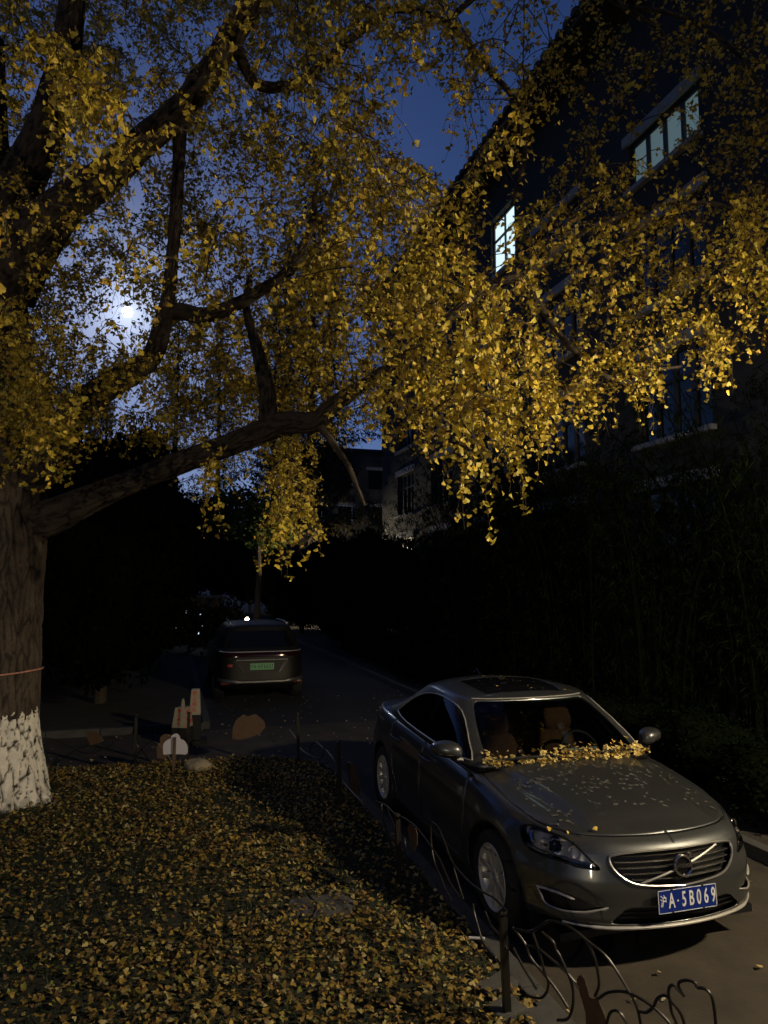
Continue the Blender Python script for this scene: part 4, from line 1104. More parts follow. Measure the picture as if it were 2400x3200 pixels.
DLO = [(1.50, 1.0), (2.0, .998), (2.8, 1.017), (3.2, 1.04), (3.42, 1.075), (3.40, 1.105), (3.25, 1.20), (3.05, 1.285), (2.8, 1.345), (2.5, 1.372), (2.25, 1.362), (2.05, 1.325), (1.85, 1.235), (1.68, 1.13), (1.56, 1.05)]
RWN = [(10.3, .12), (14, .12), (14, .92), (10.6, .9)]
sdw, sdd, sdr = poly_sd(WSC), poly_sd(cl(DLO, 3)), poly_sd(RWN)
cut(gb, lambda v: sdw(v[gu], v[gq] * 1.0) * 1.0, lambda f: all(v[gu] < 4.4 and v[gq] < 1.2 for v in f.verts))
side_pick = lambda f: all(4 <= v[gu] <= 11 and v[gq] < 1.1 for v in f.verts)
cut(gb, lambda v: sdd(v.co.y, v.co.z), side_pick)
cut(gb, lambda v: sdr(v[gu], v[gq]), lambda f: all(v[gu] > 9.8 and v[gq] < 1.1 for v in f.verts))
gb.faces.index_update()
def gcen(f):
    n = len(f.verts); return sum(v[gu] for v in f.verts) / n, sum(v[gq] for v in f.verts) / n, f.calc_center_median()
b_ws = split_off(gb, lambda f: (lambda g: g[0] < 4.4 and g[1] < 1.0 and sdw(g[0], g[1]) < 0)(gcen(f)))
b_dl = split_off(gb, lambda f: (lambda g: 4 <= g[0] <= 11 and g[1] < 1.1 and sdd(g[2].y, g[2].z) < 0)(gcen(f)))
b_rw = split_off(gb, lambda f: (lambda g: g[0] > 9.8 and g[1] < 1.0 and sdr(g[0], g[1]) < 0)(gcen(f)))
b_sun = split_off(gb, lambda f: (lambda g: g[1] > 1.0 and abs(g[2].x) < .39 and 2.13 < g[2].y < 2.72)(gcen(f)))
mirror_bm(gb); bmesh.ops.recalc_face_normals(gb, faces=gb.faces); turned_in(gb, .03)
bm_obj(gb, 'roof', M_paint, car)
mirror_bm(b_ws); wsh = bm_obj(b_ws, 'windscreen', M_glass, car)
mirror_bm(b_rw); bm_obj(b_rw, 'rear_window', M_tint, car)
mirror_bm(b_sun); bm_obj(b_sun, 'sunroof', M_gloss, car)
for side in (1, -1):
    sg = bm_obj(b_dl.copy(), 'side_window', M_tint, car, flip=side)
    def gside(y, z, out):      # point on the glasshouse side
        zb = np.interp(y, [1.2, 1.5, 2.0, 2.8, 3.4, 4.1], [.992, .965, .97, .985, 1.01, 1.07]); zt = np.interp(y, [1.3, 2.0, 2.4, 2.8, 3.2, 3.6, 4.1], [1.388, 1.388, 1.412, 1.412, 1.378, 1.33, 1.30])
        q = np.clip((z - zb) / (zt - zb), 0, 1); i = q * (NQ - 1); i0 = int(min(i, NQ - 2)); fr = i - i0
        r0, r1 = rings[i0], rings[i0 + 1]; k0 = slice(4 * NU, 11 * NU)
        xx = np.interp(y, r0[k0, 1], r0[k0, 0]) * (1 - fr) + np.interp(y, r1[k0, 1], r1[k0, 0]) * fr
        return Vector((side * (xx + out), y, z))
    dl = cl(DLO, 5)
    MB().tube([gside(y, z, .004) for y, z in dl + [dl[0]]], .006, 6, False).build('chrome_surround', M_satin, sg, smooth=True)
    m = MB(); m.grid(np.array([[tuple(gside(y, z, .003)) for y in (2.40, 2.49)] for z in np.linspace(1.0, 1.37, 8)])); m.build('pillar', M_gloss, sg)
    # mirror
    c = Vector((side * .978, 1.60, 1.074)); m = MB(); prof = []
    for rr in (0.02, .3, .55, .75, .88, .96, 1.0, 1.0, .985):
        yy = -.085 * max(0, 1 - rr ** 2.4) ** .55 if len(prof) < 7 else (.03 if len(prof) == 7 else .05)
        ring = []
        for k in range(24):
            b2 = 2 * math.pi * k / 24; cx_, cz_ = math.cos(b2), math.sin(b2); e_ = .72 if cz_ < 0 else .9
            wx = .118 * rr * math.copysign(abs(cx_) ** e_, cx_); wz = .066 * rr * math.copysign(abs(cz_) ** e_, cz_) * (1 - .18 * side * wx / .118)
            ring.append((c.x + wx, c.y + yy + .035 * (side * wx / .118), c.z + wz + .010 * side * wx / .118))
        prof.append(ring + [ring[0]])
    mm = m.grid(np.array(prof)).build('wing_mirror', M_paint, car, smooth=True)
    MB().add([tuple(np.array(p) * .96 + np.array(c) * .04 + np.array([0, .0, 0])) for p in prof[-1][:-1]], [tuple(range(24))]).build('mirror_glass', M_chrome, mm)
    MB().tube([(side * .85, 1.60, .985), (side * .90, 1.59, .995), (side * .95, 1.60, 1.02)], [.028, .024, .02], 8).build('mirror_arm', M_black, mm, smooth=True)
    MB().tube([(c.x - side * .07, c.y - .090, c.z - .032), (c.x, c.y - .080, c.z - .030), (c.x + side * .085, c.y - .028, c.z - .022)], .005, 6).build('turn_strip', M_chrome, mm, smooth=True)
# windscreen frame bands, wipers, cowl
MB().tube([tuple(p) for p in [(-x, y, z + .004) for x, y, z in top_[:3 * NU + 2][::-1]] + [(x, y, z + .004) for x, y, z in top_[1:3 * NU + 2]]], .0045, 6, False).build('roof_trim', M_satin, car, smooth=True)
MB().grid(np.array([[(x, 1.27 + .07 * (x / .75) ** 2 + dy, zz) for x in np.linspace(-.80, .80, 15)] for dy, zz in ((.0, .955), (.06, .945), (.14, .99))])).build('cowl_panel', M_black, car)
for x0, y0, x1, y1 in ((-.73, 1.365, -.05, 1.335), (-.02, 1.31, .66, 1.39)):
    wp_ = [(x0 + (x1 - x0) * k, y0 + (y1 - y0) * k - .02 * math.sin(math.pi * k), 1.015 + .02 * math.sin(math.pi * k)) for k in np.linspace(0, 1, 9)]
    w_ = MB().tube(wp_, .012, 6).build('wiper', M_black, car, smooth=True)
# stickers behind the glass
def ws_pt(xf, q, out):
    i = int(q * (NQ - 1)); r = rings[i]; x = abs(xf); y = np.interp(x, r[:4 * NU, 0], r[:4 * NU, 1]); z = np.interp(x, r[:4 * NU, 0], r[:4 * NU, 2]); return Vector((xf, y + out, z - out * .9))
M_stk = mat('sticker_green', (.45, .50, .32), .6); M_stk2 = mat('sticker_yellow_green', (.42, .46, .10), .6); M_stkw = mat('sticker_white', (.75, .78, .8), .6)
def patch(name, pts, m_):
    return MB().add([ws_pt(x, q, .006) for x, q in pts], [tuple(range(len(pts)))]).build(name, m_, wsh)
patch('round_sticker', [(-.505 + .036 * math.cos(a), .86 + .042 * math.sin(a)) for a in np.linspace(0, 2 * math.pi, 20, endpoint=False)], M_stk)
for f_ in range(1): patch('permit_sticker', [(-.535, .72), (-.475, .72), (-.475, .79), (-.535, .79)], M_stk2)
patch('toll_tag', [(-.40, .90), (-.36, .90), (-.36, .94), (-.40, .94)], M_stkw)
# interior
inte = MB()
MB().grid(np.array([[(x, y, z - .04 * (abs(x) / .7) ** 2) for x in np.linspace(-.70, .70, 13)] for y, z in ((1.32, .95), (1.45, .985), (1.65, .98), (1.75, .90), (1.74, .60))])).build('dashboard', mat('dash_plastic', (.02, .018, .016), .6), car, smooth=True)
def seat(x, yb, recl, name='seat', w=.46, hr=True):
    r = empty(name, (x, yb, .35), 0, car)
    def slab(nm, c, d, rx, bev=.05):
        return MB().box(c, d, rx=rx).build(nm, M_tan, r, smooth=True, bevel=bev)
    def pad(nm, lv, m_=M_tan):
        """soft upholstered block from (z, half width, half depth, y)"""
        G = []
        for z, hw, hd, y in crom([np.array(l) for l in lv], 4):
            G.append([(hw * math.copysign(abs(math.cos(a)) ** .55, math.cos(a)), y + hd * math.copysign(abs(math.sin(a)) ** .7, math.sin(a)), z) for a in np.linspace(0, 2 * math.pi, 25)])
        return MB().grid(np.array(G)).build(nm, m_, r, smooth=True)
    slab('cushion', (0, 0, .08), (w, .50, .16), .08)
    k = recl
    pad('backrest', [(.10, .02, .02, .24), (.105, w * .42, .06, .24), (.28, w * .47, .085, .24 + .18 * k), (.48, w * .50, .08, .24 + .38 * k), (.64, w * .46, .06, .24 + .54 * k), (.72, w * .34, .045, .24 + .62 * k), (.735, .03, .02, .24 + .63 * k)])
    for sx_ in (-1, 1):
        pad('bolster', [(.12, .01, .01, .20), (.13, .035, .05, .20), (.30, .042, .07, .19 + .18 * k), (.50, .04, .06, .19 + .38 * k), (.60, .02, .03, .20 + .50 * k), (.605, .004, .004, .2 + .5 * k)]).location = (sx_ * (w / 2 - .015), 0, 0)
    if hr: pad('headrest', [(.705, .03, .02, .24 + .60 * k), (.71, .12, .03, .235 + .60 * k), (.78, .145, .045, .225 + .62 * k), (.86, .14, .04, .23 + .66 * k), (.905, .11, .025, .235 + .68 * k), (.91, .02, .01, .235 + .68 * k)])
    return r
seat(-.34, 1.62, .36); seat(.34, 1.68, .36)
for x in (-.45, 0, .45): seat(x, 2.75, .42, 'rear_seat', .42, True)
sw = Matrix.Translation((.37, 1.78, .93)) @ Matrix.Rotation(math.radians(65), 4, 'X')
stw = MB().tube([sw @ Vector((.185 * math.cos(a), .185 * math.sin(a), 0)) for a in np.linspace(0, 2 * math.pi, 37)], .015, 8, False).build('steering_wheel', M_black, car, smooth=True)
MB().box((0, 0, 0), (.34, .07, .03)).build('spoke', M_black, stw).matrix_local = sw

# wheels
def make_wheel(side, wy):
    r = empty('wheel', (side * .80, wy, .322), 0, car)
    Mx = Matrix.Rotation(side * math.pi / 2, 4, 'Y')
    MB().lathe([(.215, -.10), (.235, -.112), (.29, -.112), (.315, -.095), (.322, -.05), (.322, .05), (.315, .095), (.29, .114), (.24, .112), (.216, .10)], 56, Mx).build('tyre', M_rubber, r, smooth=True)
    rim = MB().lathe([(.218, -.10), (.20, -.09), (.19, .05), (.205, .085), (.217, .098), (.226, .106), (.222, .110), (.210, .100), (.2, .09)], 56, Mx).build('rim', M_satin, r, smooth=True)
    MB().lathe([(.19, .0), (.001, .0)], 32, Mx).build('brake_disc', mat('brake_dark', (.03, .03, .03), .5, metal=.6) if 'brake_dark' not in bpy.data.materials else bpy.data.materials['brake_dark'], r)
    hub = MB().lathe([(.062, .05), (.058, .088), (.040, .094), (.036, .088), (.034, .094), (.001, .096)], 32, Mx).build('hub', M_satin, rim, smooth=True)
    for k in range(5):
        for sg in (-1, 1):
            a = 2 * math.pi * k / 5 + .31
            a0, a1 = a + sg * .22, a + sg * .30
            G = []
            for rr, wd, zz in ((.045, .020, .084), (.09, .019, .087), (.14, .019, .092), (.19, .022, .096), (.213, .028, .098)):
                f_ = (rr - .045) / .17; aa = a0 * (1 - f_) * 1.0 + a1 * f_ + sg * .10 * (1 - f_); ca, sa = math.cos(aa), math.sin(aa)
                G.append([Mx @ Vector((rr * ca - o_ * sa, rr * sa + o_ * ca, z_)) for o_, z_ in ((-wd, zz - .035), (-wd, zz - .004), (-wd * .5, zz), (wd * .5, zz), (wd, zz - .004), (wd, zz - .035))])
            MB().grid(np.array([[tuple(v) for v in g] for g in G])).build('spoke', M_satin, rim, smooth=True)
    return r
for side in (1, -1):
    for wy in (.93, 3.706): make_wheel(side, wy)
MB().tube([(0, 3.12, 1.46), (0, 3.2, 1.50), (0, 3.28, 1.47)], [.02, .018, .01], 8).build('aerial_fin', M_gloss, car, smooth=True)

# leaves drifted on the car
def car_top(x, y):
    """bonnet height"""
    zc = np.interp(y, HCY, HCV); zs = np.interp(y, ZSY, ZSV); xs = np.interp(y, [.2, .45, .7, 1.0, 1.4], [.45, .70, .79, .83, .84])
    m = 1 - abs(x) / xs; z = zs + (zc - zs) * (1 - (1 - m) ** 2.1); xc = np.interp(y, [.2, 1.3], [.42, .60])
    return z + .020 * (1 - smooth01((abs(x) - xc + .02) / .07)) * smooth01((y - .22) / .25)
def car_w(p): return np.array([1.91 + p[0] * CT - p[1] * ST, 4.73 + p[0] * ST + p[1] * CT, p[2]])
PP_ = []; n = 620
while len(PP_) < n:
    x = RNG.uniform(-.74, .76); hgt = np.interp(x, [-.74, -.5, -.3, -.1, .1, .3, .5, .74], [.02, .025, .015, .045, .04, .032, .03, .045])
    if -.62 < x < -.28 and RNG.random() < .45: continue
    y = 1.30 + .075 * (x / .75) ** 2 + float(np.clip(RNG.normal(.015, .045), -.06, .13)); base = 1.0 + max(0, y - 1.31 - .07 * (x / .75) ** 2) * .55
    z = base + RNG.random() ** 1.3 * hgt
    PP_.append(car_w((x, y, z - .005)))
P = np.array(PP_); X, Y, Z = lie_flat(n, .55); SZ = .036 * RNG.uniform(.65, 1.15, n)
pcol = np.where(RNG.random((n, 1)) < .75, np.array([.82, .63, .22]), np.array([.55, .36, .10])) * RNG.uniform(.7, 1.1, (n, 1))
V, F, C = scatter_leaves(P, X, Y, Z, SZ, pcol)
tag(link('leaf_heap', np_mesh('leaf_heap', V, F, M_litter, C)), 'heap of yellow ginkgo leaves along the base of the sedan windscreen', 'leaf heap', kind='stuff')
M_scrap = mat('pale_wet_leaf', (.085, .082, .074), .6, noise=(30, .2))
scr = [np_mesh('fallen_leaf', LEAFV[v][0] * np.array([1, 1, .35]), LEAFV[v][1], M_scrap) for v in range(4)]
def surf_leaf(x, y, z, nrm_, sz, meshes, label, group, name='fallen_leaf'):
    nrm_ = Vector(nrm_).normalized(); q = nrm_.to_track_quat('Z', 'Y').to_matrix().to_4x4() @ Matrix.Rotation(random.uniform(0, 6.28), 4, 'Z')
    o = link(name, random.choice(meshes)); o.matrix_world = Matrix.Translation(car_w((x, y, z))) @ Matrix.Rotation(TH, 4, 'Z') @ q @ Matrix.Scale(sz, 4)
    tag(o, label, 'leaf', group); return o
cnt = 0
while cnt < 190:
    x = random.uniform(-.66, .72); y = random.uniform(.42, 1.24)
    if float(vnoise(np.array([[x * 5, y * 5, 2.0]]))[0]) < .38: continue
    e = .01; z = car_top(x, y); n_ = (-(car_top(x + e, y) - z) / e, -(car_top(x, y + e) - z) / e, 1)
    surf_leaf(x, y, z + .004, n_, random.uniform(.018, .036), scr, 'small pale wet leaf scrap stuck flat on the grey bonnet', 'leaf scraps on the bonnet'); cnt += 1
yl = [np_mesh('fallen_leaf', LEAFV[v][0], LEAFV[v][1], M_litter, np.repeat(np.array([[.74, .52, .10]]), 10, 0)) for v in range(4)]
for x, y, lab in ((-.64, .345, 'yellow leaf standing on the bonnet edge above the headlight projector'), (-.70, .40, 'yellow leaf on the bonnet seam just behind the headlight'), (.52, .78, 'single bright yellow leaf on the far side of the bonnet'), (-.46, .24, 'small yellow leaf caught in the bonnet front seam beside the grille')):
    o = surf_leaf(x, y, car_top(x, y) + .006, (random.uniform(-.6, .6), -.9, 1), .030, yl, lab, None)
cnt = 0
while cnt < 70:
    x = random.uniform(-.5, .55); y = random.uniform(2.05, 2.95)
    zc = np.interp(y, [1.98, 2.1, 2.3, 2.55, 2.8, 3.05, 3.32], [1.388, 1.425, 1.462, 1.482, 1.484, 1.462, 1.388]); ze = np.interp(y, [2.0, 2.4, 2.8, 3.2], [1.388, 1.412, 1.412, 1.378])
    z = ze + (zc - ze) * (1 - (abs(x) / .59) ** 2.2)
    br = cnt % 6 == 0
    surf_leaf(x, y, z + .006, (0, 0, 1), random.uniform(.014, .028), yl if br else scr, 'yellow leaf lying on the sedan roof' if br else 'small pale leaf scrap lying on the sedan roof', 'yellow leaves on the roof' if br else 'leaf scraps on the roof'); cnt += 1

# ------------------------------------------------------------------ scrolled iron fence round the lawn
M_iron = mat('fence_iron', (.030, .026, .022), .38, metal=.5, noise=(30, .3))
M_rust = mat('orange_leaf_plate', (.065, .033, .013), .7, noise=(12, .25), bump=(60, .3, .004))
bvec = np.array([-ST, CT, 0]); rvec = np.array([CT, ST, 0])
def on_plane(px, py, p0, nrm_):
    d = ray(px, py); o = np.array([0, 0, CAM_H]); k = ((p0 - o) @ nrm_) / (d @ nrm_); return o + d * k
fenceA = empty('iron_fence', tuple(S(1.78, 6.5, .1)), 0); OA = np.array(S(1.78, 6.5, .1))
tag(fenceA, 'low scrolled iron fence with orange leaf plates between lawn and parked sedan', 'fence')
fenceB = empty('iron_fence', tuple(S(-1.5, 9.85, .1)), 0); OB = np.array(S(-1.5, 9.85, .1))
tag(fenceB, 'low iron fence with orange leaf plates along the far edge of the lawn', 'fence')
pA, nA = np.array(S(1.78, 5, 0)), rvec
b0, b1 = np.array(S(1.80, 3.70, 0)), np.array(S(2.48, 2.78, 0)); dB = (b1 - b0) / np.linalg.norm(b1 - b0); nB = np.array([-dB[1], dB[0], 0])
pB = np.array(S(0, 9.85, 0))
def post(par, o, t, s, h, w=.036, lean=0.0):
    p = np.array(S(t, s, 0)); m = MB().box((0, 0, h / 2 - .1), (w, w, h + .2)); m.lathe([(.001, h + .045), (.02, h + .035), (.024, h + .02), (.012, h + .0)], 10)
    ob = m.build('post', M_iron, par, loc=tuple(p - o + np.array([0, 0, lawn_z(min(t, 1.9), min(s, 9.9))])), rot=(0, lean, TH)); return ob
for t, s, h in ((1.62, 9.35, .62), (1.72, 7.4, .66), (1.77, 5.55, .50), (1.79, 3.71, .53)): post(fenceA, OA, t, s, h, lean=-.03)
for t in (-5.2, -3.6, -2.0, -.4, .25): post(fenceB, OB, t, 9.85, .62)
c5 = lambda x, y: (1500 + x * .4822, 2850 + y * .4822)
c4 = lambda x, y: (1100 + x * .3617, 2500 + y * .3617)
def scroll(par, o, pts, conv, p0, n_, r=.0075):
    P = [on_plane(*conv(x, y), p0, n_) for x, y in pts]; P = crom(P, 5)
    MB().tube([tuple(p - o) for p in P], r, 8).build('scroll', M_iron, par, smooth=True)
for pts in ([(205, 105), (330, 125), (430, 65), (500, 65), (600, 110), (700, 190), (800, 270), (870, 360), (950, 490), (1010, 600), (1040, 720), (1030, 800)],
            [(690, 185), (740, 290), (765, 400), (770, 480), (745, 545)], [(340, 130), (380, 250), (420, 390), (442, 450), (435, 510), (400, 555), (340, 552), (300, 535)],
            [(400, 130), (470, 190), (492, 245), (520, 290), (560, 380), (598, 480), (602, 600), (570, 690), (500, 700)], [(300, 215), (380, 240), (480, 320), (560, 390), (640, 490)],
            [(770, 560), (830, 522), (920, 515), (1000, 540), (1100, 600), (1200, 690), (1260, 770)], [(1020, 640), (1080, 650), (1125, 610), (1150, 560), (1190, 540), (1225, 558)],
            [(1235, 580), (1222, 520), (1232, 482), (1255, 475), (1285, 505), (1326, 547)], [(1326, 547), (1292, 490), (1292, 455), (1340, 442), (1390, 458), (1408, 488), (1460, 500), (1500, 545), (1520, 640), (1530, 760)],
            [(1228, 560), (1240, 640), (1272, 720), (1290, 790)], [(1235, 570), (1290, 640), (1320, 710), (1330, 790)], [(815, 760), (840, 660), (880, 638), (920, 670), (960, 740)],
            [(215, 230), (250, 300), (300, 390), (370, 500)], [(210, 100), (260, 160), (300, 220), (330, 300), (470, 470), (570, 620)]):
    scroll(fenceA, OA, pts, c5, b0, nB)
for pts in ([(205, 10), (260, 30), (310, 60), (380, 130), (440, 150), (500, 190), (560, 240), (660, 370), (760, 520), (850, 720), (930, 830)],
            [(690, 190), (680, 270), (690, 420), (720, 560), (760, 650), (800, 760), (860, 870)], [(690, 190), (740, 230), (790, 340), (860, 520), (940, 630), (1040, 730), (1140, 800), (1230, 850), (1340, 960)],
            [(255, 40), (270, 170), (300, 270), (340, 370), (380, 450)], [(300, 60), (370, 250), (420, 480), (460, 640), (475, 700)], [(455, 320), (460, 450), (490, 590), (535, 730)],
            [(880, 590), (930, 760), (962, 860)], [(1045, 895), (1060, 990), (1100, 1130), (1140, 1250), (1210, 1330)], [(1150, 960), (1200, 1080), (1285, 1180), (1340, 1300)], [(375, 440), (420, 470), (460, 430), (455, 330)]):
    scroll(fenceA, OA, pts, c4, pA, nA, .0065)
for pts in ([(700, 300), (760, 330), (860, 300), (905, 270)], [(640, 330), (700, 400), (800, 420), (900, 400), (960, 330)]): pass
c8 = lambda x, y: (800 + x * .422, 2200 + y * .422)
for pts in ([(250, 190), (300, 260), (330, 330), (400, 380), (480, 400), (505, 340)], [(500, 330), (440, 280), (400, 330), (430, 430), (540, 520)], [(520, 340), (580, 420), (640, 560), (700, 640), (790, 740), (850, 880)]):
    scroll(fenceA, OA, pts, c8, pA, nA, .006)
# far edge scrolls: a repeated wave
for t0 in (-5.2, -3.6, -2.0, -.4):
    for ph in (0, 1):
        P = [S(t0 + .8 * 2 * u, 9.85, .18 + .22 * (.5 + .5 * math.cos(2 * math.pi * (u * 1.5 + .5 * ph))) + .12 * ph) for u in np.linspace(0, 1, 22)] if t0 < -.5 else [S(t0 + .65 * u, 9.85, .2 + .2 * math.sin(u * 5 + ph * 2)) for u in np.linspace(0, 1, 14)]
        MB().tube([tuple(p - OB) for p in P], .006, 6).build('scroll', M_iron, fenceB, smooth=True)
def leaf_plate(par, o, outline, p0, n_, label=None, th=.006):
    P = [on_plane(x, y, p0, n_) for x, y in outline]; n = len(P); nn = np.asarray(n_) * th / 2
    V = [tuple(p - nn - o) for p in P] + [tuple(p + nn - o) for p in P]
    F = [tuple(range(n - 1, -1, -1)), tuple(range(n, 2 * n))] + [(i, (i + 1) % n, n + (i + 1) % n, n + i) for i in range(n)]
    ob = MB().add(V, F).build('leaf_plate', M_rust, par, bevel=0)
    return ob
cz = lambda L, ox, oy, k: [(ox + x * k, oy + y * k) for x, y in L]
leaf_plate(fenceB, OB, cz([(1245, 375), (1250, 290), (1275, 235), (1330, 195), (1360, 210), (1420, 192), (1450, 215), (1485, 250), (1492, 290), (1450, 340), (1370, 370), (1290, 385)], 200, 2150, .422), pB, bvec)
leaf_plate(fenceB, OB, cz([(690, 520), (685, 440), (710, 400), (712, 365), (740, 340), (790, 345), (810, 385), (828, 430), (820, 465), (770, 500), (740, 525)], 200, 2150, .422), pB, bvec)
leaf_plate(fenceB, OB, cz([(170, 370), (175, 330), (200, 312), (250, 335), (293, 375), (280, 400), (215, 422), (185, 405)], 200, 2150, .422), pB, bvec)
leaf_plate(fenceA, OA, cz([(672, 445), (690, 432), (725, 450), (760, 550), (775, 620), (765, 680), (735, 695), (705, 650), (690, 560)], 800, 2200, .422), np.array(S(1.9, 5, 0)), rvec)
leaf_plate(fenceA, OA, [c4(x, y) for x, y in [(480, 235), (505, 195), (545, 225), (568, 300), (562, 390), (545, 440), (520, 415), (495, 330)]], pA, nA)
leaf_plate(fenceA, OA, [c5(x, y) for x, y in [(690, 760), (685, 660), (668, 590), (645, 520), (628, 440), (640, 412), (660, 408), (678, 430), (695, 490), (712, 550), (740, 562), (765, 545), (775, 590), (805, 660), (835, 760)]], b0, nB)

# ------------------------------------------------------------------ small things on and by the lawn
M_board = mat('white_board', (.55, .53, .58), .6); M_stake = mat('brown_stake', (.10, .06, .035), .8, noise=(20, .3))
q = at(545, 2400, 8.95); sg_ = empty('cloud_sign', (q[0], 8.95, lawn_z(.1, 9.3)), 0)
tag(sg_, 'small white cloud-shaped sign on a brown stake at the lawn edge', 'sign')
kx = 8.95 / FPX
outl = [(-36, -2), (-37, 22), (-33, 33), (-22, 41), (-15, 44), (-12, 52), (-3, 58), (6, 56), (12, 49), (14, 42), (24, 38), (31, 30), (36, 22), (37, 2), (32, -4), (18, -3), (-18, -3), (-32, -4)]
MB().prism([(x * kx, (y + 58) * kx * 1.0) for x, y in cl(outl, 3)], .012, .03, lambda u, v, d: (u, d, v)).build('board', M_board, sg_)
MB().box((-.008, .0, .20), (.035, .02, .46)).build('stake', M_stake, sg_, bevel=.003)
def rock(name, label, loc, dims, seed, col, sub=4):
    me = bpy.data.meshes.new(name); b_ = bmesh.new(); bmesh.ops.create_icosphere(b_, subdivisions=sub, radius=1)
    V = np.array([v.co for v in b_.verts]); r = 1 + .45 * (fbm(V * 1.4 + seed, 4) - .5) + .12 * (fbm(V * 5 + seed, 3) - .5)
    for v, k in zip(b_.verts, r): v.co = Vector((v.co.x * k * dims[0], v.co.y * k * dims[1], max(v.co.z * k, -.5) * dims[2]))
    for f in b_.faces: f.smooth = True
    b_.to_mesh(me); b_.free(); me.materials.append(mat(name + '_surface', col, .9, noise=(9, .35), bump=(40, .5, .01)))
    o = link(name, me, loc=loc); tag(o, label, 'rock'); return o
g = at(612, 2425, 9.1); rock('rock', 'pale rounded rock lying beside the white cloud sign', (g[0] + .02, 9.12, lawn_z(.35, 9.4) + .03), (.17, .12, .11), 2.0, (.24, .20, .14))
M_slab = mat('grey_slab', (.07, .066, .06), .8, noise=(6, .3), bump=(50, .4, .006))
# broken concrete cover in the leaves
cs = empty('concrete_cover', tuple(S(1.02, 5.22, lawn_z(1.02, 5.22) - .012)), TH - .15); tag(cs, 'cracked grey concrete cover half buried in leaves on the lawn', 'concrete cover')
for poly in ([(-.20, -.13), (-.02, -.14), (.02, .0), (-.03, .14), (-.16, .12)], [(-.01, -.17), (.25, -.14), (.30, .02), (.03, .0)], [(.03, .01), (.30, .03), (.22, .16), (-.02, .17)]):
    MB().prism(poly, -.02, .045, lambda u, v, d: (u, v, d)).build('slab_piece', M_slab, cs, bevel=.008)
for i, (t, s, a, w, d, lab) in enumerate(((1.86, 3.98, .35, .22, .13, 'flat grey stone paver tilted beside the near fence post'), (1.80, 3.74, .2, .17, .14, 'flat grey stone paver at the foot of the near fence post'), (1.95, 3.62, -.2, .16, .20, 'flat grey stone paver between fence post and kerb'))):
    o = MB().box((0, 0, 0), (w, d, .035)).build('stone_paver', M_slab, bevel=.006, loc=tuple(S(t, s, lawn_z(t, s) + .035)), rot=(.06, -.08, TH + a)); tag(o, lab, 'paver')
st = MB().tube([tuple(S(1.93, 4.55, .12)), tuple(S(2.02, 4.50, .125))], .009, 8).build('white_stick', mat('white_plastic', (.6, .6, .6), .5), smooth=True)
st.data.transform(Matrix.Identity(4)); tag(st, 'short white plastic stick lying in the leaves near the kerb', 'stick')

# no-parking cones
M_cw = mat('cone_white', (.30, .27, .20), .6, noise=(14, .2)); M_cr = mat('cone_red', (.45, .06, .035), .6); M_cd = mat('cone_dark', (.006, .006, .006), .8)
def square_cone(t, s, z0, z1, w0, w1, label, stripes, rz, top):
    r = empty('parking_cone', tuple(S(t, s, 0)), rz); tag(r, label, 'traffic cone')
    def fr(za, zb, wa, wb, nm, m_, par=r):
        V = [(sx * w / 2, sy * w / 2, z) for z, w in ((za, wa), (zb, wb)) for sx, sy in ((-1, -1), (1, -1), (1, 1), (-1, 1))]
        return MB().add(V, [(0, 1, 5, 4), (1, 2, 6, 5), (2, 3, 7, 6), (3, 0, 4, 7), (4, 5, 6, 7), (0, 3, 2, 1)]).build(nm, m_, par, bevel=.006)
    fr(0.0, .05, .36, .36, 'base', M_cd); fr(.05, z0, w0 * 1.12, w0, 'lower_body', M_cd)
    sl_ = fr(z0, z1, w0, w1, 'sleeve', M_cw)
    if top: fr(z1, z1 + .12, .05, .025, 'tip', M_cw)
    hgt = z1 - z0; tilt = math.atan2((w0 - w1) / 2, hgt)
    for k, ch in enumerate('禁止停车'):
        zz = z1 - hgt * (.16 + .22 * k); w = w0 + (w1 - w0) * (zz - z0) / hgt
        lettering('lettering', ch, hgt * .20, M_cr, sl_, Matrix.Translation((-.012, -w / 2 - .002, zz)) @ Matrix.Rotation(math.pi / 2 - tilt, 4, 'X'), bold=.0012)
    if stripes:
        for k in range(3):
            za = z0 + hgt * (.05 + .33 * k)
            ww = lambda z: (w0 + (w1 - w0) * (z - z0) / hgt) / 2 + .0025
            a_, b_2 = za, min(za + hgt * .13, z1); c_, d_ = min(za + hgt * .22, z1), min(za + hgt * .35, z1)
            MB().add([(ww(a_), -ww(a_) * .98, a_), (ww(c_), ww(c_) * .98, c_), (ww(d_), ww(d_) * .98, d_), (ww(b_2), -ww(b_2) * .98, b_2)], [(0, 1, 2, 3)]).build('stripe', M_cr, sl_)
    return r
g1_ = on_plane(570, 2270, np.array([0, 0, .27]), np.array([0, 0, 1.])); t1_, s1_ = g1_ @ rvec, g1_ @ bvec
square_cone(t1_, s1_, .27, .56, .235, .17, 'white no-parking cone with red diagonal stripes, shorter of the two', True, TH - .45, True)
g2_ = on_plane(610, 2231, np.array([0, 0, .42]), np.array([0, 0, 1.])); t2_, s2_ = g2_ @ rvec, g2_ @ bvec
square_cone(t2_, s2_, .42, .80, .17, .12, 'tall white no-parking cone with red writing near the SUV', False, TH - .1, False)

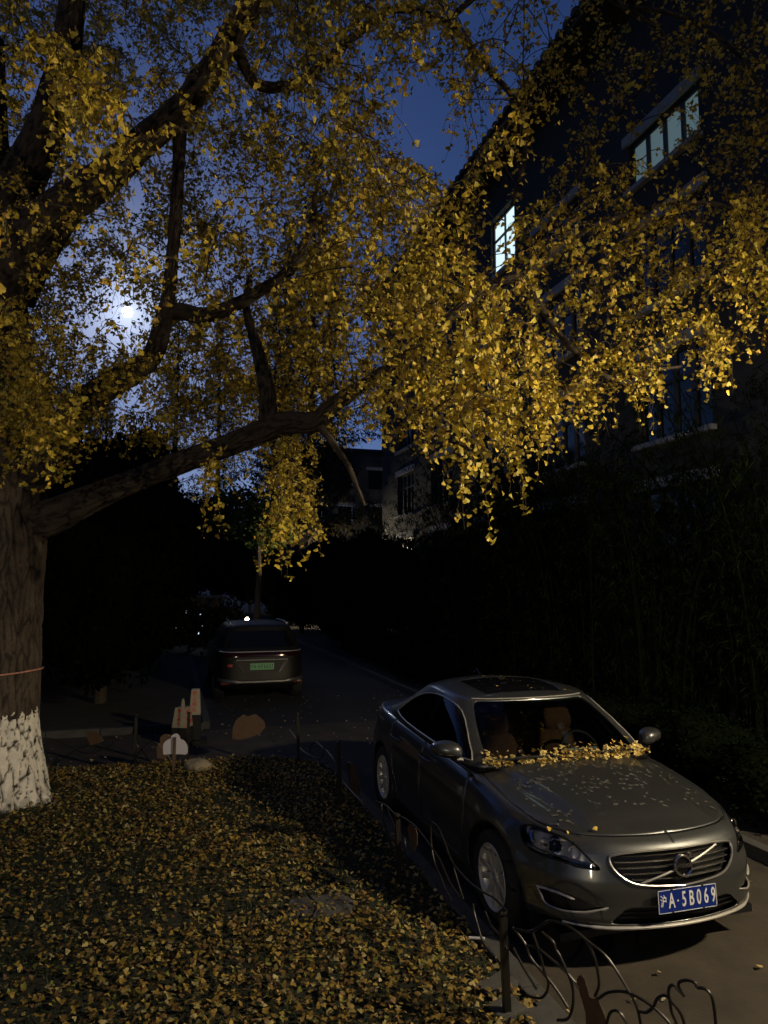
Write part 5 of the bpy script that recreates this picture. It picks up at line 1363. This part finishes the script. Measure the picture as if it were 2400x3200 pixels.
# ------------------------------------------------------------------ the SUV down the lane (local: y ahead, rear at y=0)
suv = empty('parked_suv', tuple(S(1.80, 14.8, 0)), TH); suv.scale = (1, 1, .945); tag(suv, 'dark bronze SUV with green number plate seen from behind down the lane', 'car')
M_sp = mat('bronze_paint', (.034, .032, .028), .55, metal=.7, coat=.0)
LV = [(.28, .80, .16, 4.45), (.34, .88, .06, 4.52), (.45, .92, .0, 4.58), (.62, .935, .02, 4.6), (.80, .94, .05, 4.58), (.98, .93, .045, 4.50), (1.05, .92, .06, 3.9), (1.10, .90, .10, 3.45), (1.16, .86, .17, 3.3), (1.35, .80, .33, 2.95), (1.52, .72, .47, 2.65), (1.60, .66, .52, 2.5), (1.645, .55, .66, 2.3), (1.66, .30, .9, 2.1), (1.662, .01, 1.2, 1.9)]
def sring(z, w, y0, y1, n=48):
    cx = (y0 + y1) / 2; hy = (y1 - y0) / 2; out = []
    for k in range(n):
        a = 2 * math.pi * k / n; e = 2 / 5.5
        out.append((w * math.copysign(abs(math.sin(a)) ** e, math.sin(a)), cx - hy * math.copysign(abs(math.cos(a)) ** e, math.cos(a)), z))
    return out + [out[0]]
LVs = crom([np.array(l) for l in LV], 3)
bmS = MB().grid(np.array([sring(*l) for l in LVs])).build('body', M_sp, suv, smooth=True)
def ypos(x, z, out):
    w = np.interp(z, LVs[:, 0], LVs[:, 1]); y0 = np.interp(z, LVs[:, 0], LVs[:, 2]); y1 = np.interp(z, LVs[:, 0], LVs[:, 3]); hy = (y1 - y0) / 2
    e = 5.5; return (x, (y0 + y1) / 2 - hy * max(0, 1 - min(1, abs(x) / w) ** e) ** (1 / e) - out, z)
def spatch(nm, poly_rows, m_, out, par=suv, smooth=True):
    """rows of (z, x0, x1) on the rear surface"""
    return MB().grid(np.array([[ypos(x0 + (x1 - x0) * u, z, out) for u in np.linspace(0, 1, 17)] for z, x0, x1 in poly_rows])).build(nm, m_, par, smooth=smooth)
spatch('rear_window', [(z, -np.interp(z, [1.17, 1.5], [.70, .56]), np.interp(z, [1.17, 1.5], [.70, .56])) for z in np.linspace(1.17, 1.50, 7)], M_gloss, .006)
spatch('tail_light_bar', [(z, -.86, .86) for z in np.linspace(.98, 1.07, 4)], mat('dark_red_lens', (.02, .004, .004), .12), .012)
MB().tube([ypos(x, 1.085, .015) for x in np.linspace(-.84, .84, 21)], .011, 8).build('chrome_strip', M_satin, suv, smooth=True)
spatch('plate_recess', [(z, -np.interp(z, [.66, .89], [.33, .47]), np.interp(z, [.66, .89], [.33, .47])) for z in (.66, .74, .82, .89)], mat('recess_paint', (.06, .055, .047), .75, metal=.3), .006)
for sx_ in (-1, 1):
    spatch('recess_edge', [(z, *sorted((sx_ * np.interp(z, [.64, .90], [.33, .47]), sx_ * np.interp(z, [.64, .90], [.36, .58])))) for z in (.64, .77, .90)], M_black, .010)
MB().tube([ypos(x, .915, .012) for x in np.linspace(-.52, .52, 15)], .012, 6).build('handle_strip', M_satin, suv, smooth=True)
spatch('bumper_cladding', [(z, -.88, .88) for z in np.linspace(.30, .42, 4)], M_black, .010)
sb = MB().tube([ypos(x, np.interp(abs(x), [0, .45, .6, .86], [.455, .455, .475, .475]), .015) for x in np.linspace(-.85, .85, 31)], [.030 if abs(x) < .5 else .042 for x in np.linspace(-.85, .85, 31)], 8).build('skid_strip', mat('silver_strip', (.33, .32, .29), .35, metal=.8), suv, smooth=True)
for sx_ in (-1, 1):
    MB().box(ypos(sx_ * .70, .425, .03), (.24, .02, .05)).build('reflector', mat('red_reflector', (.09, .012, .01), .25) if sx_ < 0 else bpy.data.materials['red_reflector'], suv, bevel=.008)
    for wy in (.85, 3.55):
        Mx = Matrix.Translation((sx_ * .82, wy, .35)) @ Matrix.Rotation(sx_ * math.pi / 2, 4, 'Y')
        w_ = empty('wheel', (0, 0, 0), 0, suv); MB().lathe([(.23, -.11), (.32, -.115), (.35, -.08), (.35, .08), (.32, .115), (.23, .11)], 36, Mx).build('tyre', M_rubber, w_, smooth=True)
        MB().lathe([(.23, .10), (.05, .09), (.001, .09)], 24, Mx).build('rim', M_satin, w_)
    MB().tube([(sx_ * .60, .75, 1.655), (sx_ * .60, 1.2, 1.685), (sx_ * .58, 2.2, 1.68)], .015, 6).build('roof_rail', M_satin, suv, smooth=True)
MB().box(ypos(-.62, .80, .004), (.13, .01, .055)).build('red_badge', mat('red_badge_enamel', (.30, .02, .015), .3), suv, bevel=.004)
M_pg = mat('plate_green', (.16, .42, .20), .4)
pp = ypos(0, .775, .02); Ms = Matrix.Translation(pp) @ Matrix.Rotation(math.pi / 2, 4, 'X')
gp = MB().box((0, 0, 0), (.48, .14, .004)).build('number_plate', M_pg, suv, bevel=.001); gp.matrix_local = Ms
for ch, x in zip('沪AHF6637', [-.200, -.145, -.058, -.003, .050, .103, .156, .207]):
    lettering('plate_character', ch, .118 if ch != '沪' else .075, M_black, gp, Matrix.Translation((x, 0, .003)), sx=.54, bold=.0012)
MB().tube([(0, 2.2, 1.50), (0, 2.0, 1.49)], .05, 6).build('dome_lamp', M_black, suv)

# ------------------------------------------------------------------ bamboo, hedge, evergreens, far trees
def cards(P, Yd, ln, wd, col, fold=.0):
    """leaf blades: 4-vertex diamonds"""
    n = len(P); X = unit(np.cross(Yd, RNG.normal(0, 1, P.shape)))
    V = np.stack([P, P + Yd * (ln * .45)[:, None] + X * wd[:, None], P + Yd * ln[:, None], P + Yd * (ln * .45)[:, None] - X * wd[:, None]], 1).reshape(-1, 3)
    F = (np.arange(n) * 4)[:, None] + np.array([[0, 1, 2, 3]]); return V, F, np.repeat(col, 4, 0)
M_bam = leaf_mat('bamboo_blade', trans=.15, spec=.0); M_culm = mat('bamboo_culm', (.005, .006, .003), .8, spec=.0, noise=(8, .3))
def bamboo_parts(seed, H):
    rg = np.random.default_rng(seed); culm = MB(); PS = []; DS = []
    for c in range(16):
        a = rg.uniform(0, 6.28); r = rg.uniform(0, .7); b0_ = np.array([r * math.cos(a), r * math.sin(a), 0]); L = H * rg.uniform(.6, 1.08); out = np.array([math.cos(a), math.sin(a), 0]) * rg.uniform(.1, .38) * L
        q = np.linspace(0, 1, 12)[:, None]; P = b0_ + np.array([0, 0, L]) * (q - .18 * q ** 3) + out * q ** 2.4
        culm.tube([tuple(p) for p in P], [.02 * (1 - .75 * k) for k in np.linspace(0, 1, 12)], 5)
        for k in range(70):
            u = rg.uniform(.12, 1.0); i = u * 11; i0 = min(int(i), 10); p = P[i0] * (1 - i + i0) + P[i0 + 1] * (i - i0)
            br = unit(rg.normal(0, 1, 3) * np.array([1, 1, .3]) + np.array([0, 0, -.25])) * rg.uniform(.1, .75); tip = p + br
            m = rg.integers(5, 10); PS.append(tip + rg.normal(0, .03, (m, 3))); DS.append(unit(br / np.linalg.norm(br) * .5 + rg.normal(0, .55, (m, 3)) + np.array([0, 0, -.75])))
    P = np.vstack(PS); D = np.vstack(DS); n = len(P)
    V, F, C = cards(P, D, rg.uniform(.10, .19, n), rg.uniform(.006, .011, n), np.array([.006, .009, .003])[None] * rg.uniform(.5, 1.5, (n, 1)))
    return culm.mesh('culms', M_culm, True), np_mesh('foliage', V, F, M_bam, C)
BM_ = [bamboo_parts(5, 6.2), bamboo_parts(9, 5.4), bamboo_parts(14, 7.0)]
bspots = [(7.0, 9.2, .85), (8.3, 8.2, 1.15), (8.9, 9.6, 1.0), (6.5, 10.2, .92), (7.6, 10.6, 1.05), (6.2, 11.2, .95), (7.4, 12.4, 1.05), (8.7, 11.0, 1.0), (6.0, 13.6, .92), (7.2, 15.2, 1.0), (6.2, 16.4, .9), (7.8, 18.0, 1.0), (6.3, 19.5, .85), (7.6, 21.5, .95), (9.0, 15.5, .9), (9.3, 6.4, 1.2), (6.2, 22.5, .75)]
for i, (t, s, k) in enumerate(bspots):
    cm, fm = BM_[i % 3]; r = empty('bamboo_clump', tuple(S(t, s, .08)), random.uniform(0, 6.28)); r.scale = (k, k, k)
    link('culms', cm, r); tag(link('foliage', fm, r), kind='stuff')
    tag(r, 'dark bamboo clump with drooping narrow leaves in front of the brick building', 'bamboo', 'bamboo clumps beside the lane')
M_ever = leaf_mat('evergreen_leaf', trans=.1, spec=.0)
def bush_parts(seed, n, ls, col, flat=.75):
    rg = np.random.default_rng(seed); P = []
    lob = [(unit(rg.normal(0, 1, 3)) * rg.uniform(.35, .68), rg.uniform(.34, .55)) for _ in range(16)] + [(np.zeros(3), .62)]
    while len(P) < n:
        c, r = lob[rg.integers(len(lob))]; d = unit(rg.normal(0, 1, 3)); p = c + d * r * rg.uniform(.72, 1.02) ** .6
        if p[2] > -.92: P.append(p)
    P = np.array(P); D = unit(P * .6 + rg.normal(0, .7, P.shape))
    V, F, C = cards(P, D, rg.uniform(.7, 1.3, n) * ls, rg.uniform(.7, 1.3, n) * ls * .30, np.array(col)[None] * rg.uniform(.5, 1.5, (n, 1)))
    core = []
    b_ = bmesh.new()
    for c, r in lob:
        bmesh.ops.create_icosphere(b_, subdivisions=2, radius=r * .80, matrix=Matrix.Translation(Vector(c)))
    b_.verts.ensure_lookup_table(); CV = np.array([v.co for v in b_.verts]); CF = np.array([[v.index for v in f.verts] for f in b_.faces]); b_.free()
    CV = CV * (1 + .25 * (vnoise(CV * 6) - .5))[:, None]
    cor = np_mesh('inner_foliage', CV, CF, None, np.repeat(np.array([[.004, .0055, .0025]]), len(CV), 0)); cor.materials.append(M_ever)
    return np_mesh('crown', V, F, M_ever, C), cor
ORD = 'first second third fourth fifth sixth seventh eighth ninth tenth eleventh twelfth thirteenth'.split()
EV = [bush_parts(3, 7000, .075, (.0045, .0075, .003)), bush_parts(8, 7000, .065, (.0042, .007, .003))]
LOOSE = bush_parts(31, 900, .20, (.020, .030, .012))[0]
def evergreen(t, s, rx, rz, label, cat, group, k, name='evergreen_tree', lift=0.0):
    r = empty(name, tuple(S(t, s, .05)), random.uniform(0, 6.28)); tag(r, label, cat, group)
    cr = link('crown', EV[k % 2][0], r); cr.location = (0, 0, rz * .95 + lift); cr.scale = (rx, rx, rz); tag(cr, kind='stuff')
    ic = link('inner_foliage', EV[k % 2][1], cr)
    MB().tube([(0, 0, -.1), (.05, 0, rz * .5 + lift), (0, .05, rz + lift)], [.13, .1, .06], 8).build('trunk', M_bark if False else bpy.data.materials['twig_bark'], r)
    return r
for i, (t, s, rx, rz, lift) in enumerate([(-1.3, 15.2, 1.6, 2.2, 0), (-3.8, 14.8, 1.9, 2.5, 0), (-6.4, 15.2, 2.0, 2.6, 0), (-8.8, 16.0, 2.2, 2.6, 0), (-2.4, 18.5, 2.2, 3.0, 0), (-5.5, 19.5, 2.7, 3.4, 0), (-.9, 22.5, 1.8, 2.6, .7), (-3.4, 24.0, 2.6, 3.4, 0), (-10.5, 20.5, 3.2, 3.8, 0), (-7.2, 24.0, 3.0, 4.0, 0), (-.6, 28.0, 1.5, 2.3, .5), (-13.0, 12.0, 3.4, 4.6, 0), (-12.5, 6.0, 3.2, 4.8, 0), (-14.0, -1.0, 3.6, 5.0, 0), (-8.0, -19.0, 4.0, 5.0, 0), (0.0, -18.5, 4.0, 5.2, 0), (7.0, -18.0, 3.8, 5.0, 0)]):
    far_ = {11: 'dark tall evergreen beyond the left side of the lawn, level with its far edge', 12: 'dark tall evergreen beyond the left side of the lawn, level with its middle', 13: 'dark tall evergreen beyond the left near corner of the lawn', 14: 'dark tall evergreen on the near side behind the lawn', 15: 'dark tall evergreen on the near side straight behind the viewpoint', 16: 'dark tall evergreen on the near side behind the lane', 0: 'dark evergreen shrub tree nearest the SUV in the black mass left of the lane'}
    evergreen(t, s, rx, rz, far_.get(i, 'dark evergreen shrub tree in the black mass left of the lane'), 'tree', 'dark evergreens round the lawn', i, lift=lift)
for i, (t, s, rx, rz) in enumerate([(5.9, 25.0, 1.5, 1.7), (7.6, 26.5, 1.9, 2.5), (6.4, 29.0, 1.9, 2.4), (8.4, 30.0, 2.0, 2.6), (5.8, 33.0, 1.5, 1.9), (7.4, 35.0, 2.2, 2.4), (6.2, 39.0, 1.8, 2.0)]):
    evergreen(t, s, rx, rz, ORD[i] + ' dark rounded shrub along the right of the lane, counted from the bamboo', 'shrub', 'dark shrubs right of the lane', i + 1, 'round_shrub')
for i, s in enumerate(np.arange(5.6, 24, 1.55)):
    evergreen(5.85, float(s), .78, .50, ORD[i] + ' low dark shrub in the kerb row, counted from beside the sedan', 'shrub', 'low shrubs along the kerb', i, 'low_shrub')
EV.append(bush_parts(41, 3800, .13, (.045, .068, .022)))
gt = empty('green_tree', tuple(S(4.6, 41, 0))); tag(gt, 'faintly lit green tree far down the lane above the SUV', 'tree')
gc_ = link('crown', EV[2][0], gt); gc_.location = (0, 0, 6.3); gc_.scale = (2.5, 2.5, 2.3); tag(gc_, kind='stuff')
MB().tube([(0, 0, -.1), (.1, .05, 3), (0, 0, 6)], [.2, .15, .08], 8).build('trunk', bpy.data.materials['twig_bark'], gt)
for i, (t, s, rx, rz) in enumerate([(-9, 52, 5.0, 7.6), (-3.5, 56, 5.0, 7.8), (1.5, 57, 4.4, 5.4), (6.0, 58, 3.6, 3.9), (9.5, 60, 3.6, 3.8)]):
    evergreen(t, s, rx, rz, ORD[i] + ' dark tree of the far row closing the lane, counted from the left', 'tree', 'far row of trees closing the lane', i, 'far_tree')
for i, (px, Yd, rx) in enumerate([(500, 24.5, 1.0), (620, 24.5, 1.05), (690, 24.0, .8)]):
    p = at(px, 2000, Yd); r = empty('loose_shrub', (p[0], Yd, 0), i * 2.0); cr = link('crown', LOOSE, r); cr.location = (0, 0, 1.0); cr.scale = (rx, rx, 1.15); tag(cr, kind='stuff')
    tag(r, ('loose dark shrub before the left end of the lit kiosk', 'loose dark shrub before the right end of the lit kiosk', 'loose dark shrub with kiosk light glinting through, closest to the SUV')[i], 'shrub', 'loose shrubs before the kiosk')
# tall feathery conifers far behind
M_con = leaf_mat('conifer_spray', trans=.15, spec=.05)
def conifer_parts(seed):
    rg = np.random.default_rng(seed); P = []; D = []; tr_ = MB().tube([(0, 0, 0), (.05, 0, 12), (0, .05, 25)], [.35, .2, .03], 8)
    for k in range(260):
        z = rg.uniform(4, 25); R = (25.5 - z) * .15 + .4; a = rg.uniform(0, 6.28); L = R * rg.uniform(.6, 1.1); d = np.array([math.cos(a), math.sin(a), .35])
        tr_.tube([(0, 0, z), tuple(d * L * .5 + np.array([0, 0, z])), tuple(d * L + np.array([0, 0, z - .1]))], [.035, .02, .008], 3, False)
        m = int(16 * L) + 4; u = rg.uniform(.15, 1, m)[:, None]; P.append(d * L * u + np.array([0, 0, z]) + rg.normal(0, .12, (m, 3))); D.append(unit(rg.normal(0, .5, (m, 3)) + np.array([0, 0, -.8]) + d * .3))
    P = np.vstack(P); D = np.vstack(D); n = len(P)
    V, F, C = cards(P, D, rg.uniform(.2, .5, n), rg.uniform(.02, .06, n), np.array([.035, .030, .014])[None] * rg.uniform(.5, 1.4, (n, 1)))
    return tr_.mesh('trunk', bpy.data.materials['twig_bark']), np_mesh('crown', V, F, M_con, C)
CP = conifer_parts(21)
for i, (px, top_py, Yd) in enumerate([(985, 470, 42), (1035, 760, 52), (905, 700, 58), (865, 980, 66), (290, 1095, 62), (215, 1160, 70), (340, 1150, 75), (560, 950, 60), (690, 1010, 64), (1200, 800, 60)]):
    p = at(px, top_py, Yd); k = p[2] / 25.0; r = empty('conifer_tree', (p[0], Yd, 0), random.uniform(0, 6.28)); r.scale = (k * (1 if k > .6 else 1.2), k * (1 if k > .6 else 1.2), k)
    link('trunk', CP[0], r); tag(link('crown', CP[1], r), kind='stuff')
    lab = {0: 'tallest feathery conifer behind the ginkgo boughs in the middle', 4: 'small far conifer top just below the moon'}.get(i, ORD[[215, 290, 340, 560, 690, 865, 905, 985, 1035, 1200].index(px)] + ' far conifer silhouette from the left behind the ginkgo')
    tag(r, lab, 'conifer', 'far conifers behind the ginkgo')

# ------------------------------------------------------------------ lights far down the lane
M_warm = mat('lit_warm_lamp', (1, .9, .7), .5, emis=((1.0, .82, .50), 60.0)); M_cool = mat('lit_cool_panel', (.8, .9, 1), .5, emis=((.72, .86, 1.0), .9)); M_bulb = mat('lit_white_bulb', (1, 1, 1), .5, emis=((.9, .97, 1.0), 12.0))
def bollard(p, label, r_=.09):
    r = empty('garden_light', (p[0], p[1], 0)); tag(r, label, 'lamp'); h = p[2]
    MB().lathe([(.05, 0), (.05, max(.05, h - r_)), (.001, max(.05, h - r_))], 12).build('stem', M_pole, r)
    MB().lathe([(max(1e-4, r_ * math.sin(a)), h - r_ * math.cos(a)) for a in np.linspace(0, math.pi, 11)], 16).build('globe', M_warm, r, smooth=True)
bollard(at(772, 1935, 38), 'small warm garden light glowing just above the SUV roof', .10)
street_lamp(8.8, 38.0, 4.4, 'lit globe lamp behind the dark shrubs beyond the brick building end')
# lit kiosk front seen through the shrubs
kq = at(565, 2000, 27); kk = empty('kiosk', (kq[0], 27, 0), TH); tag(kk, 'small kiosk with cool white lit windows seen through the dark shrubs', 'kiosk')
MB().box((0, .9, .9), (3.0, 1.7, 1.8)).build('wall', M_rooft, kk); MB().box((0, .8, 1.86), (3.3, 2.2, .1)).build('roof', M_rooft, kk)
for x, w0_, z0_, h0_ in ((-1.15, .42, .62, .34), (-.32, .30, .70, .75), (.12, .14, .55, .9), (.72, .20, .45, .9), (1.15, .12, .5, .5)):
    w_ = MB().box((x, .03, z0_ + h0_ / 2), (w0_ + .08, .04, h0_ + .08)).build('window', M_wframe, kk); MB().box((x, 0, z0_ + h0_ / 2), (w0_, .03, h0_)).build('pane', M_cool, w_)
wl = at(1525, 1770, 27.0); wr_ = empty('wall_light', tuple(wl)); tag(wr_, 'cluster of three tiny white lights shining through the bamboo', 'light')
for dx, dz in ((-.07, .0), (.06, .08), (.05, -.08)):
    MB().lathe([(max(1e-4, .045 * math.sin(a)), dz - .045 * math.cos(a)) for a in np.linspace(0, math.pi, 9)], 12, Matrix.Translation((dx, 0, 0))).build('bulb', M_bulb, wr_, smooth=True)
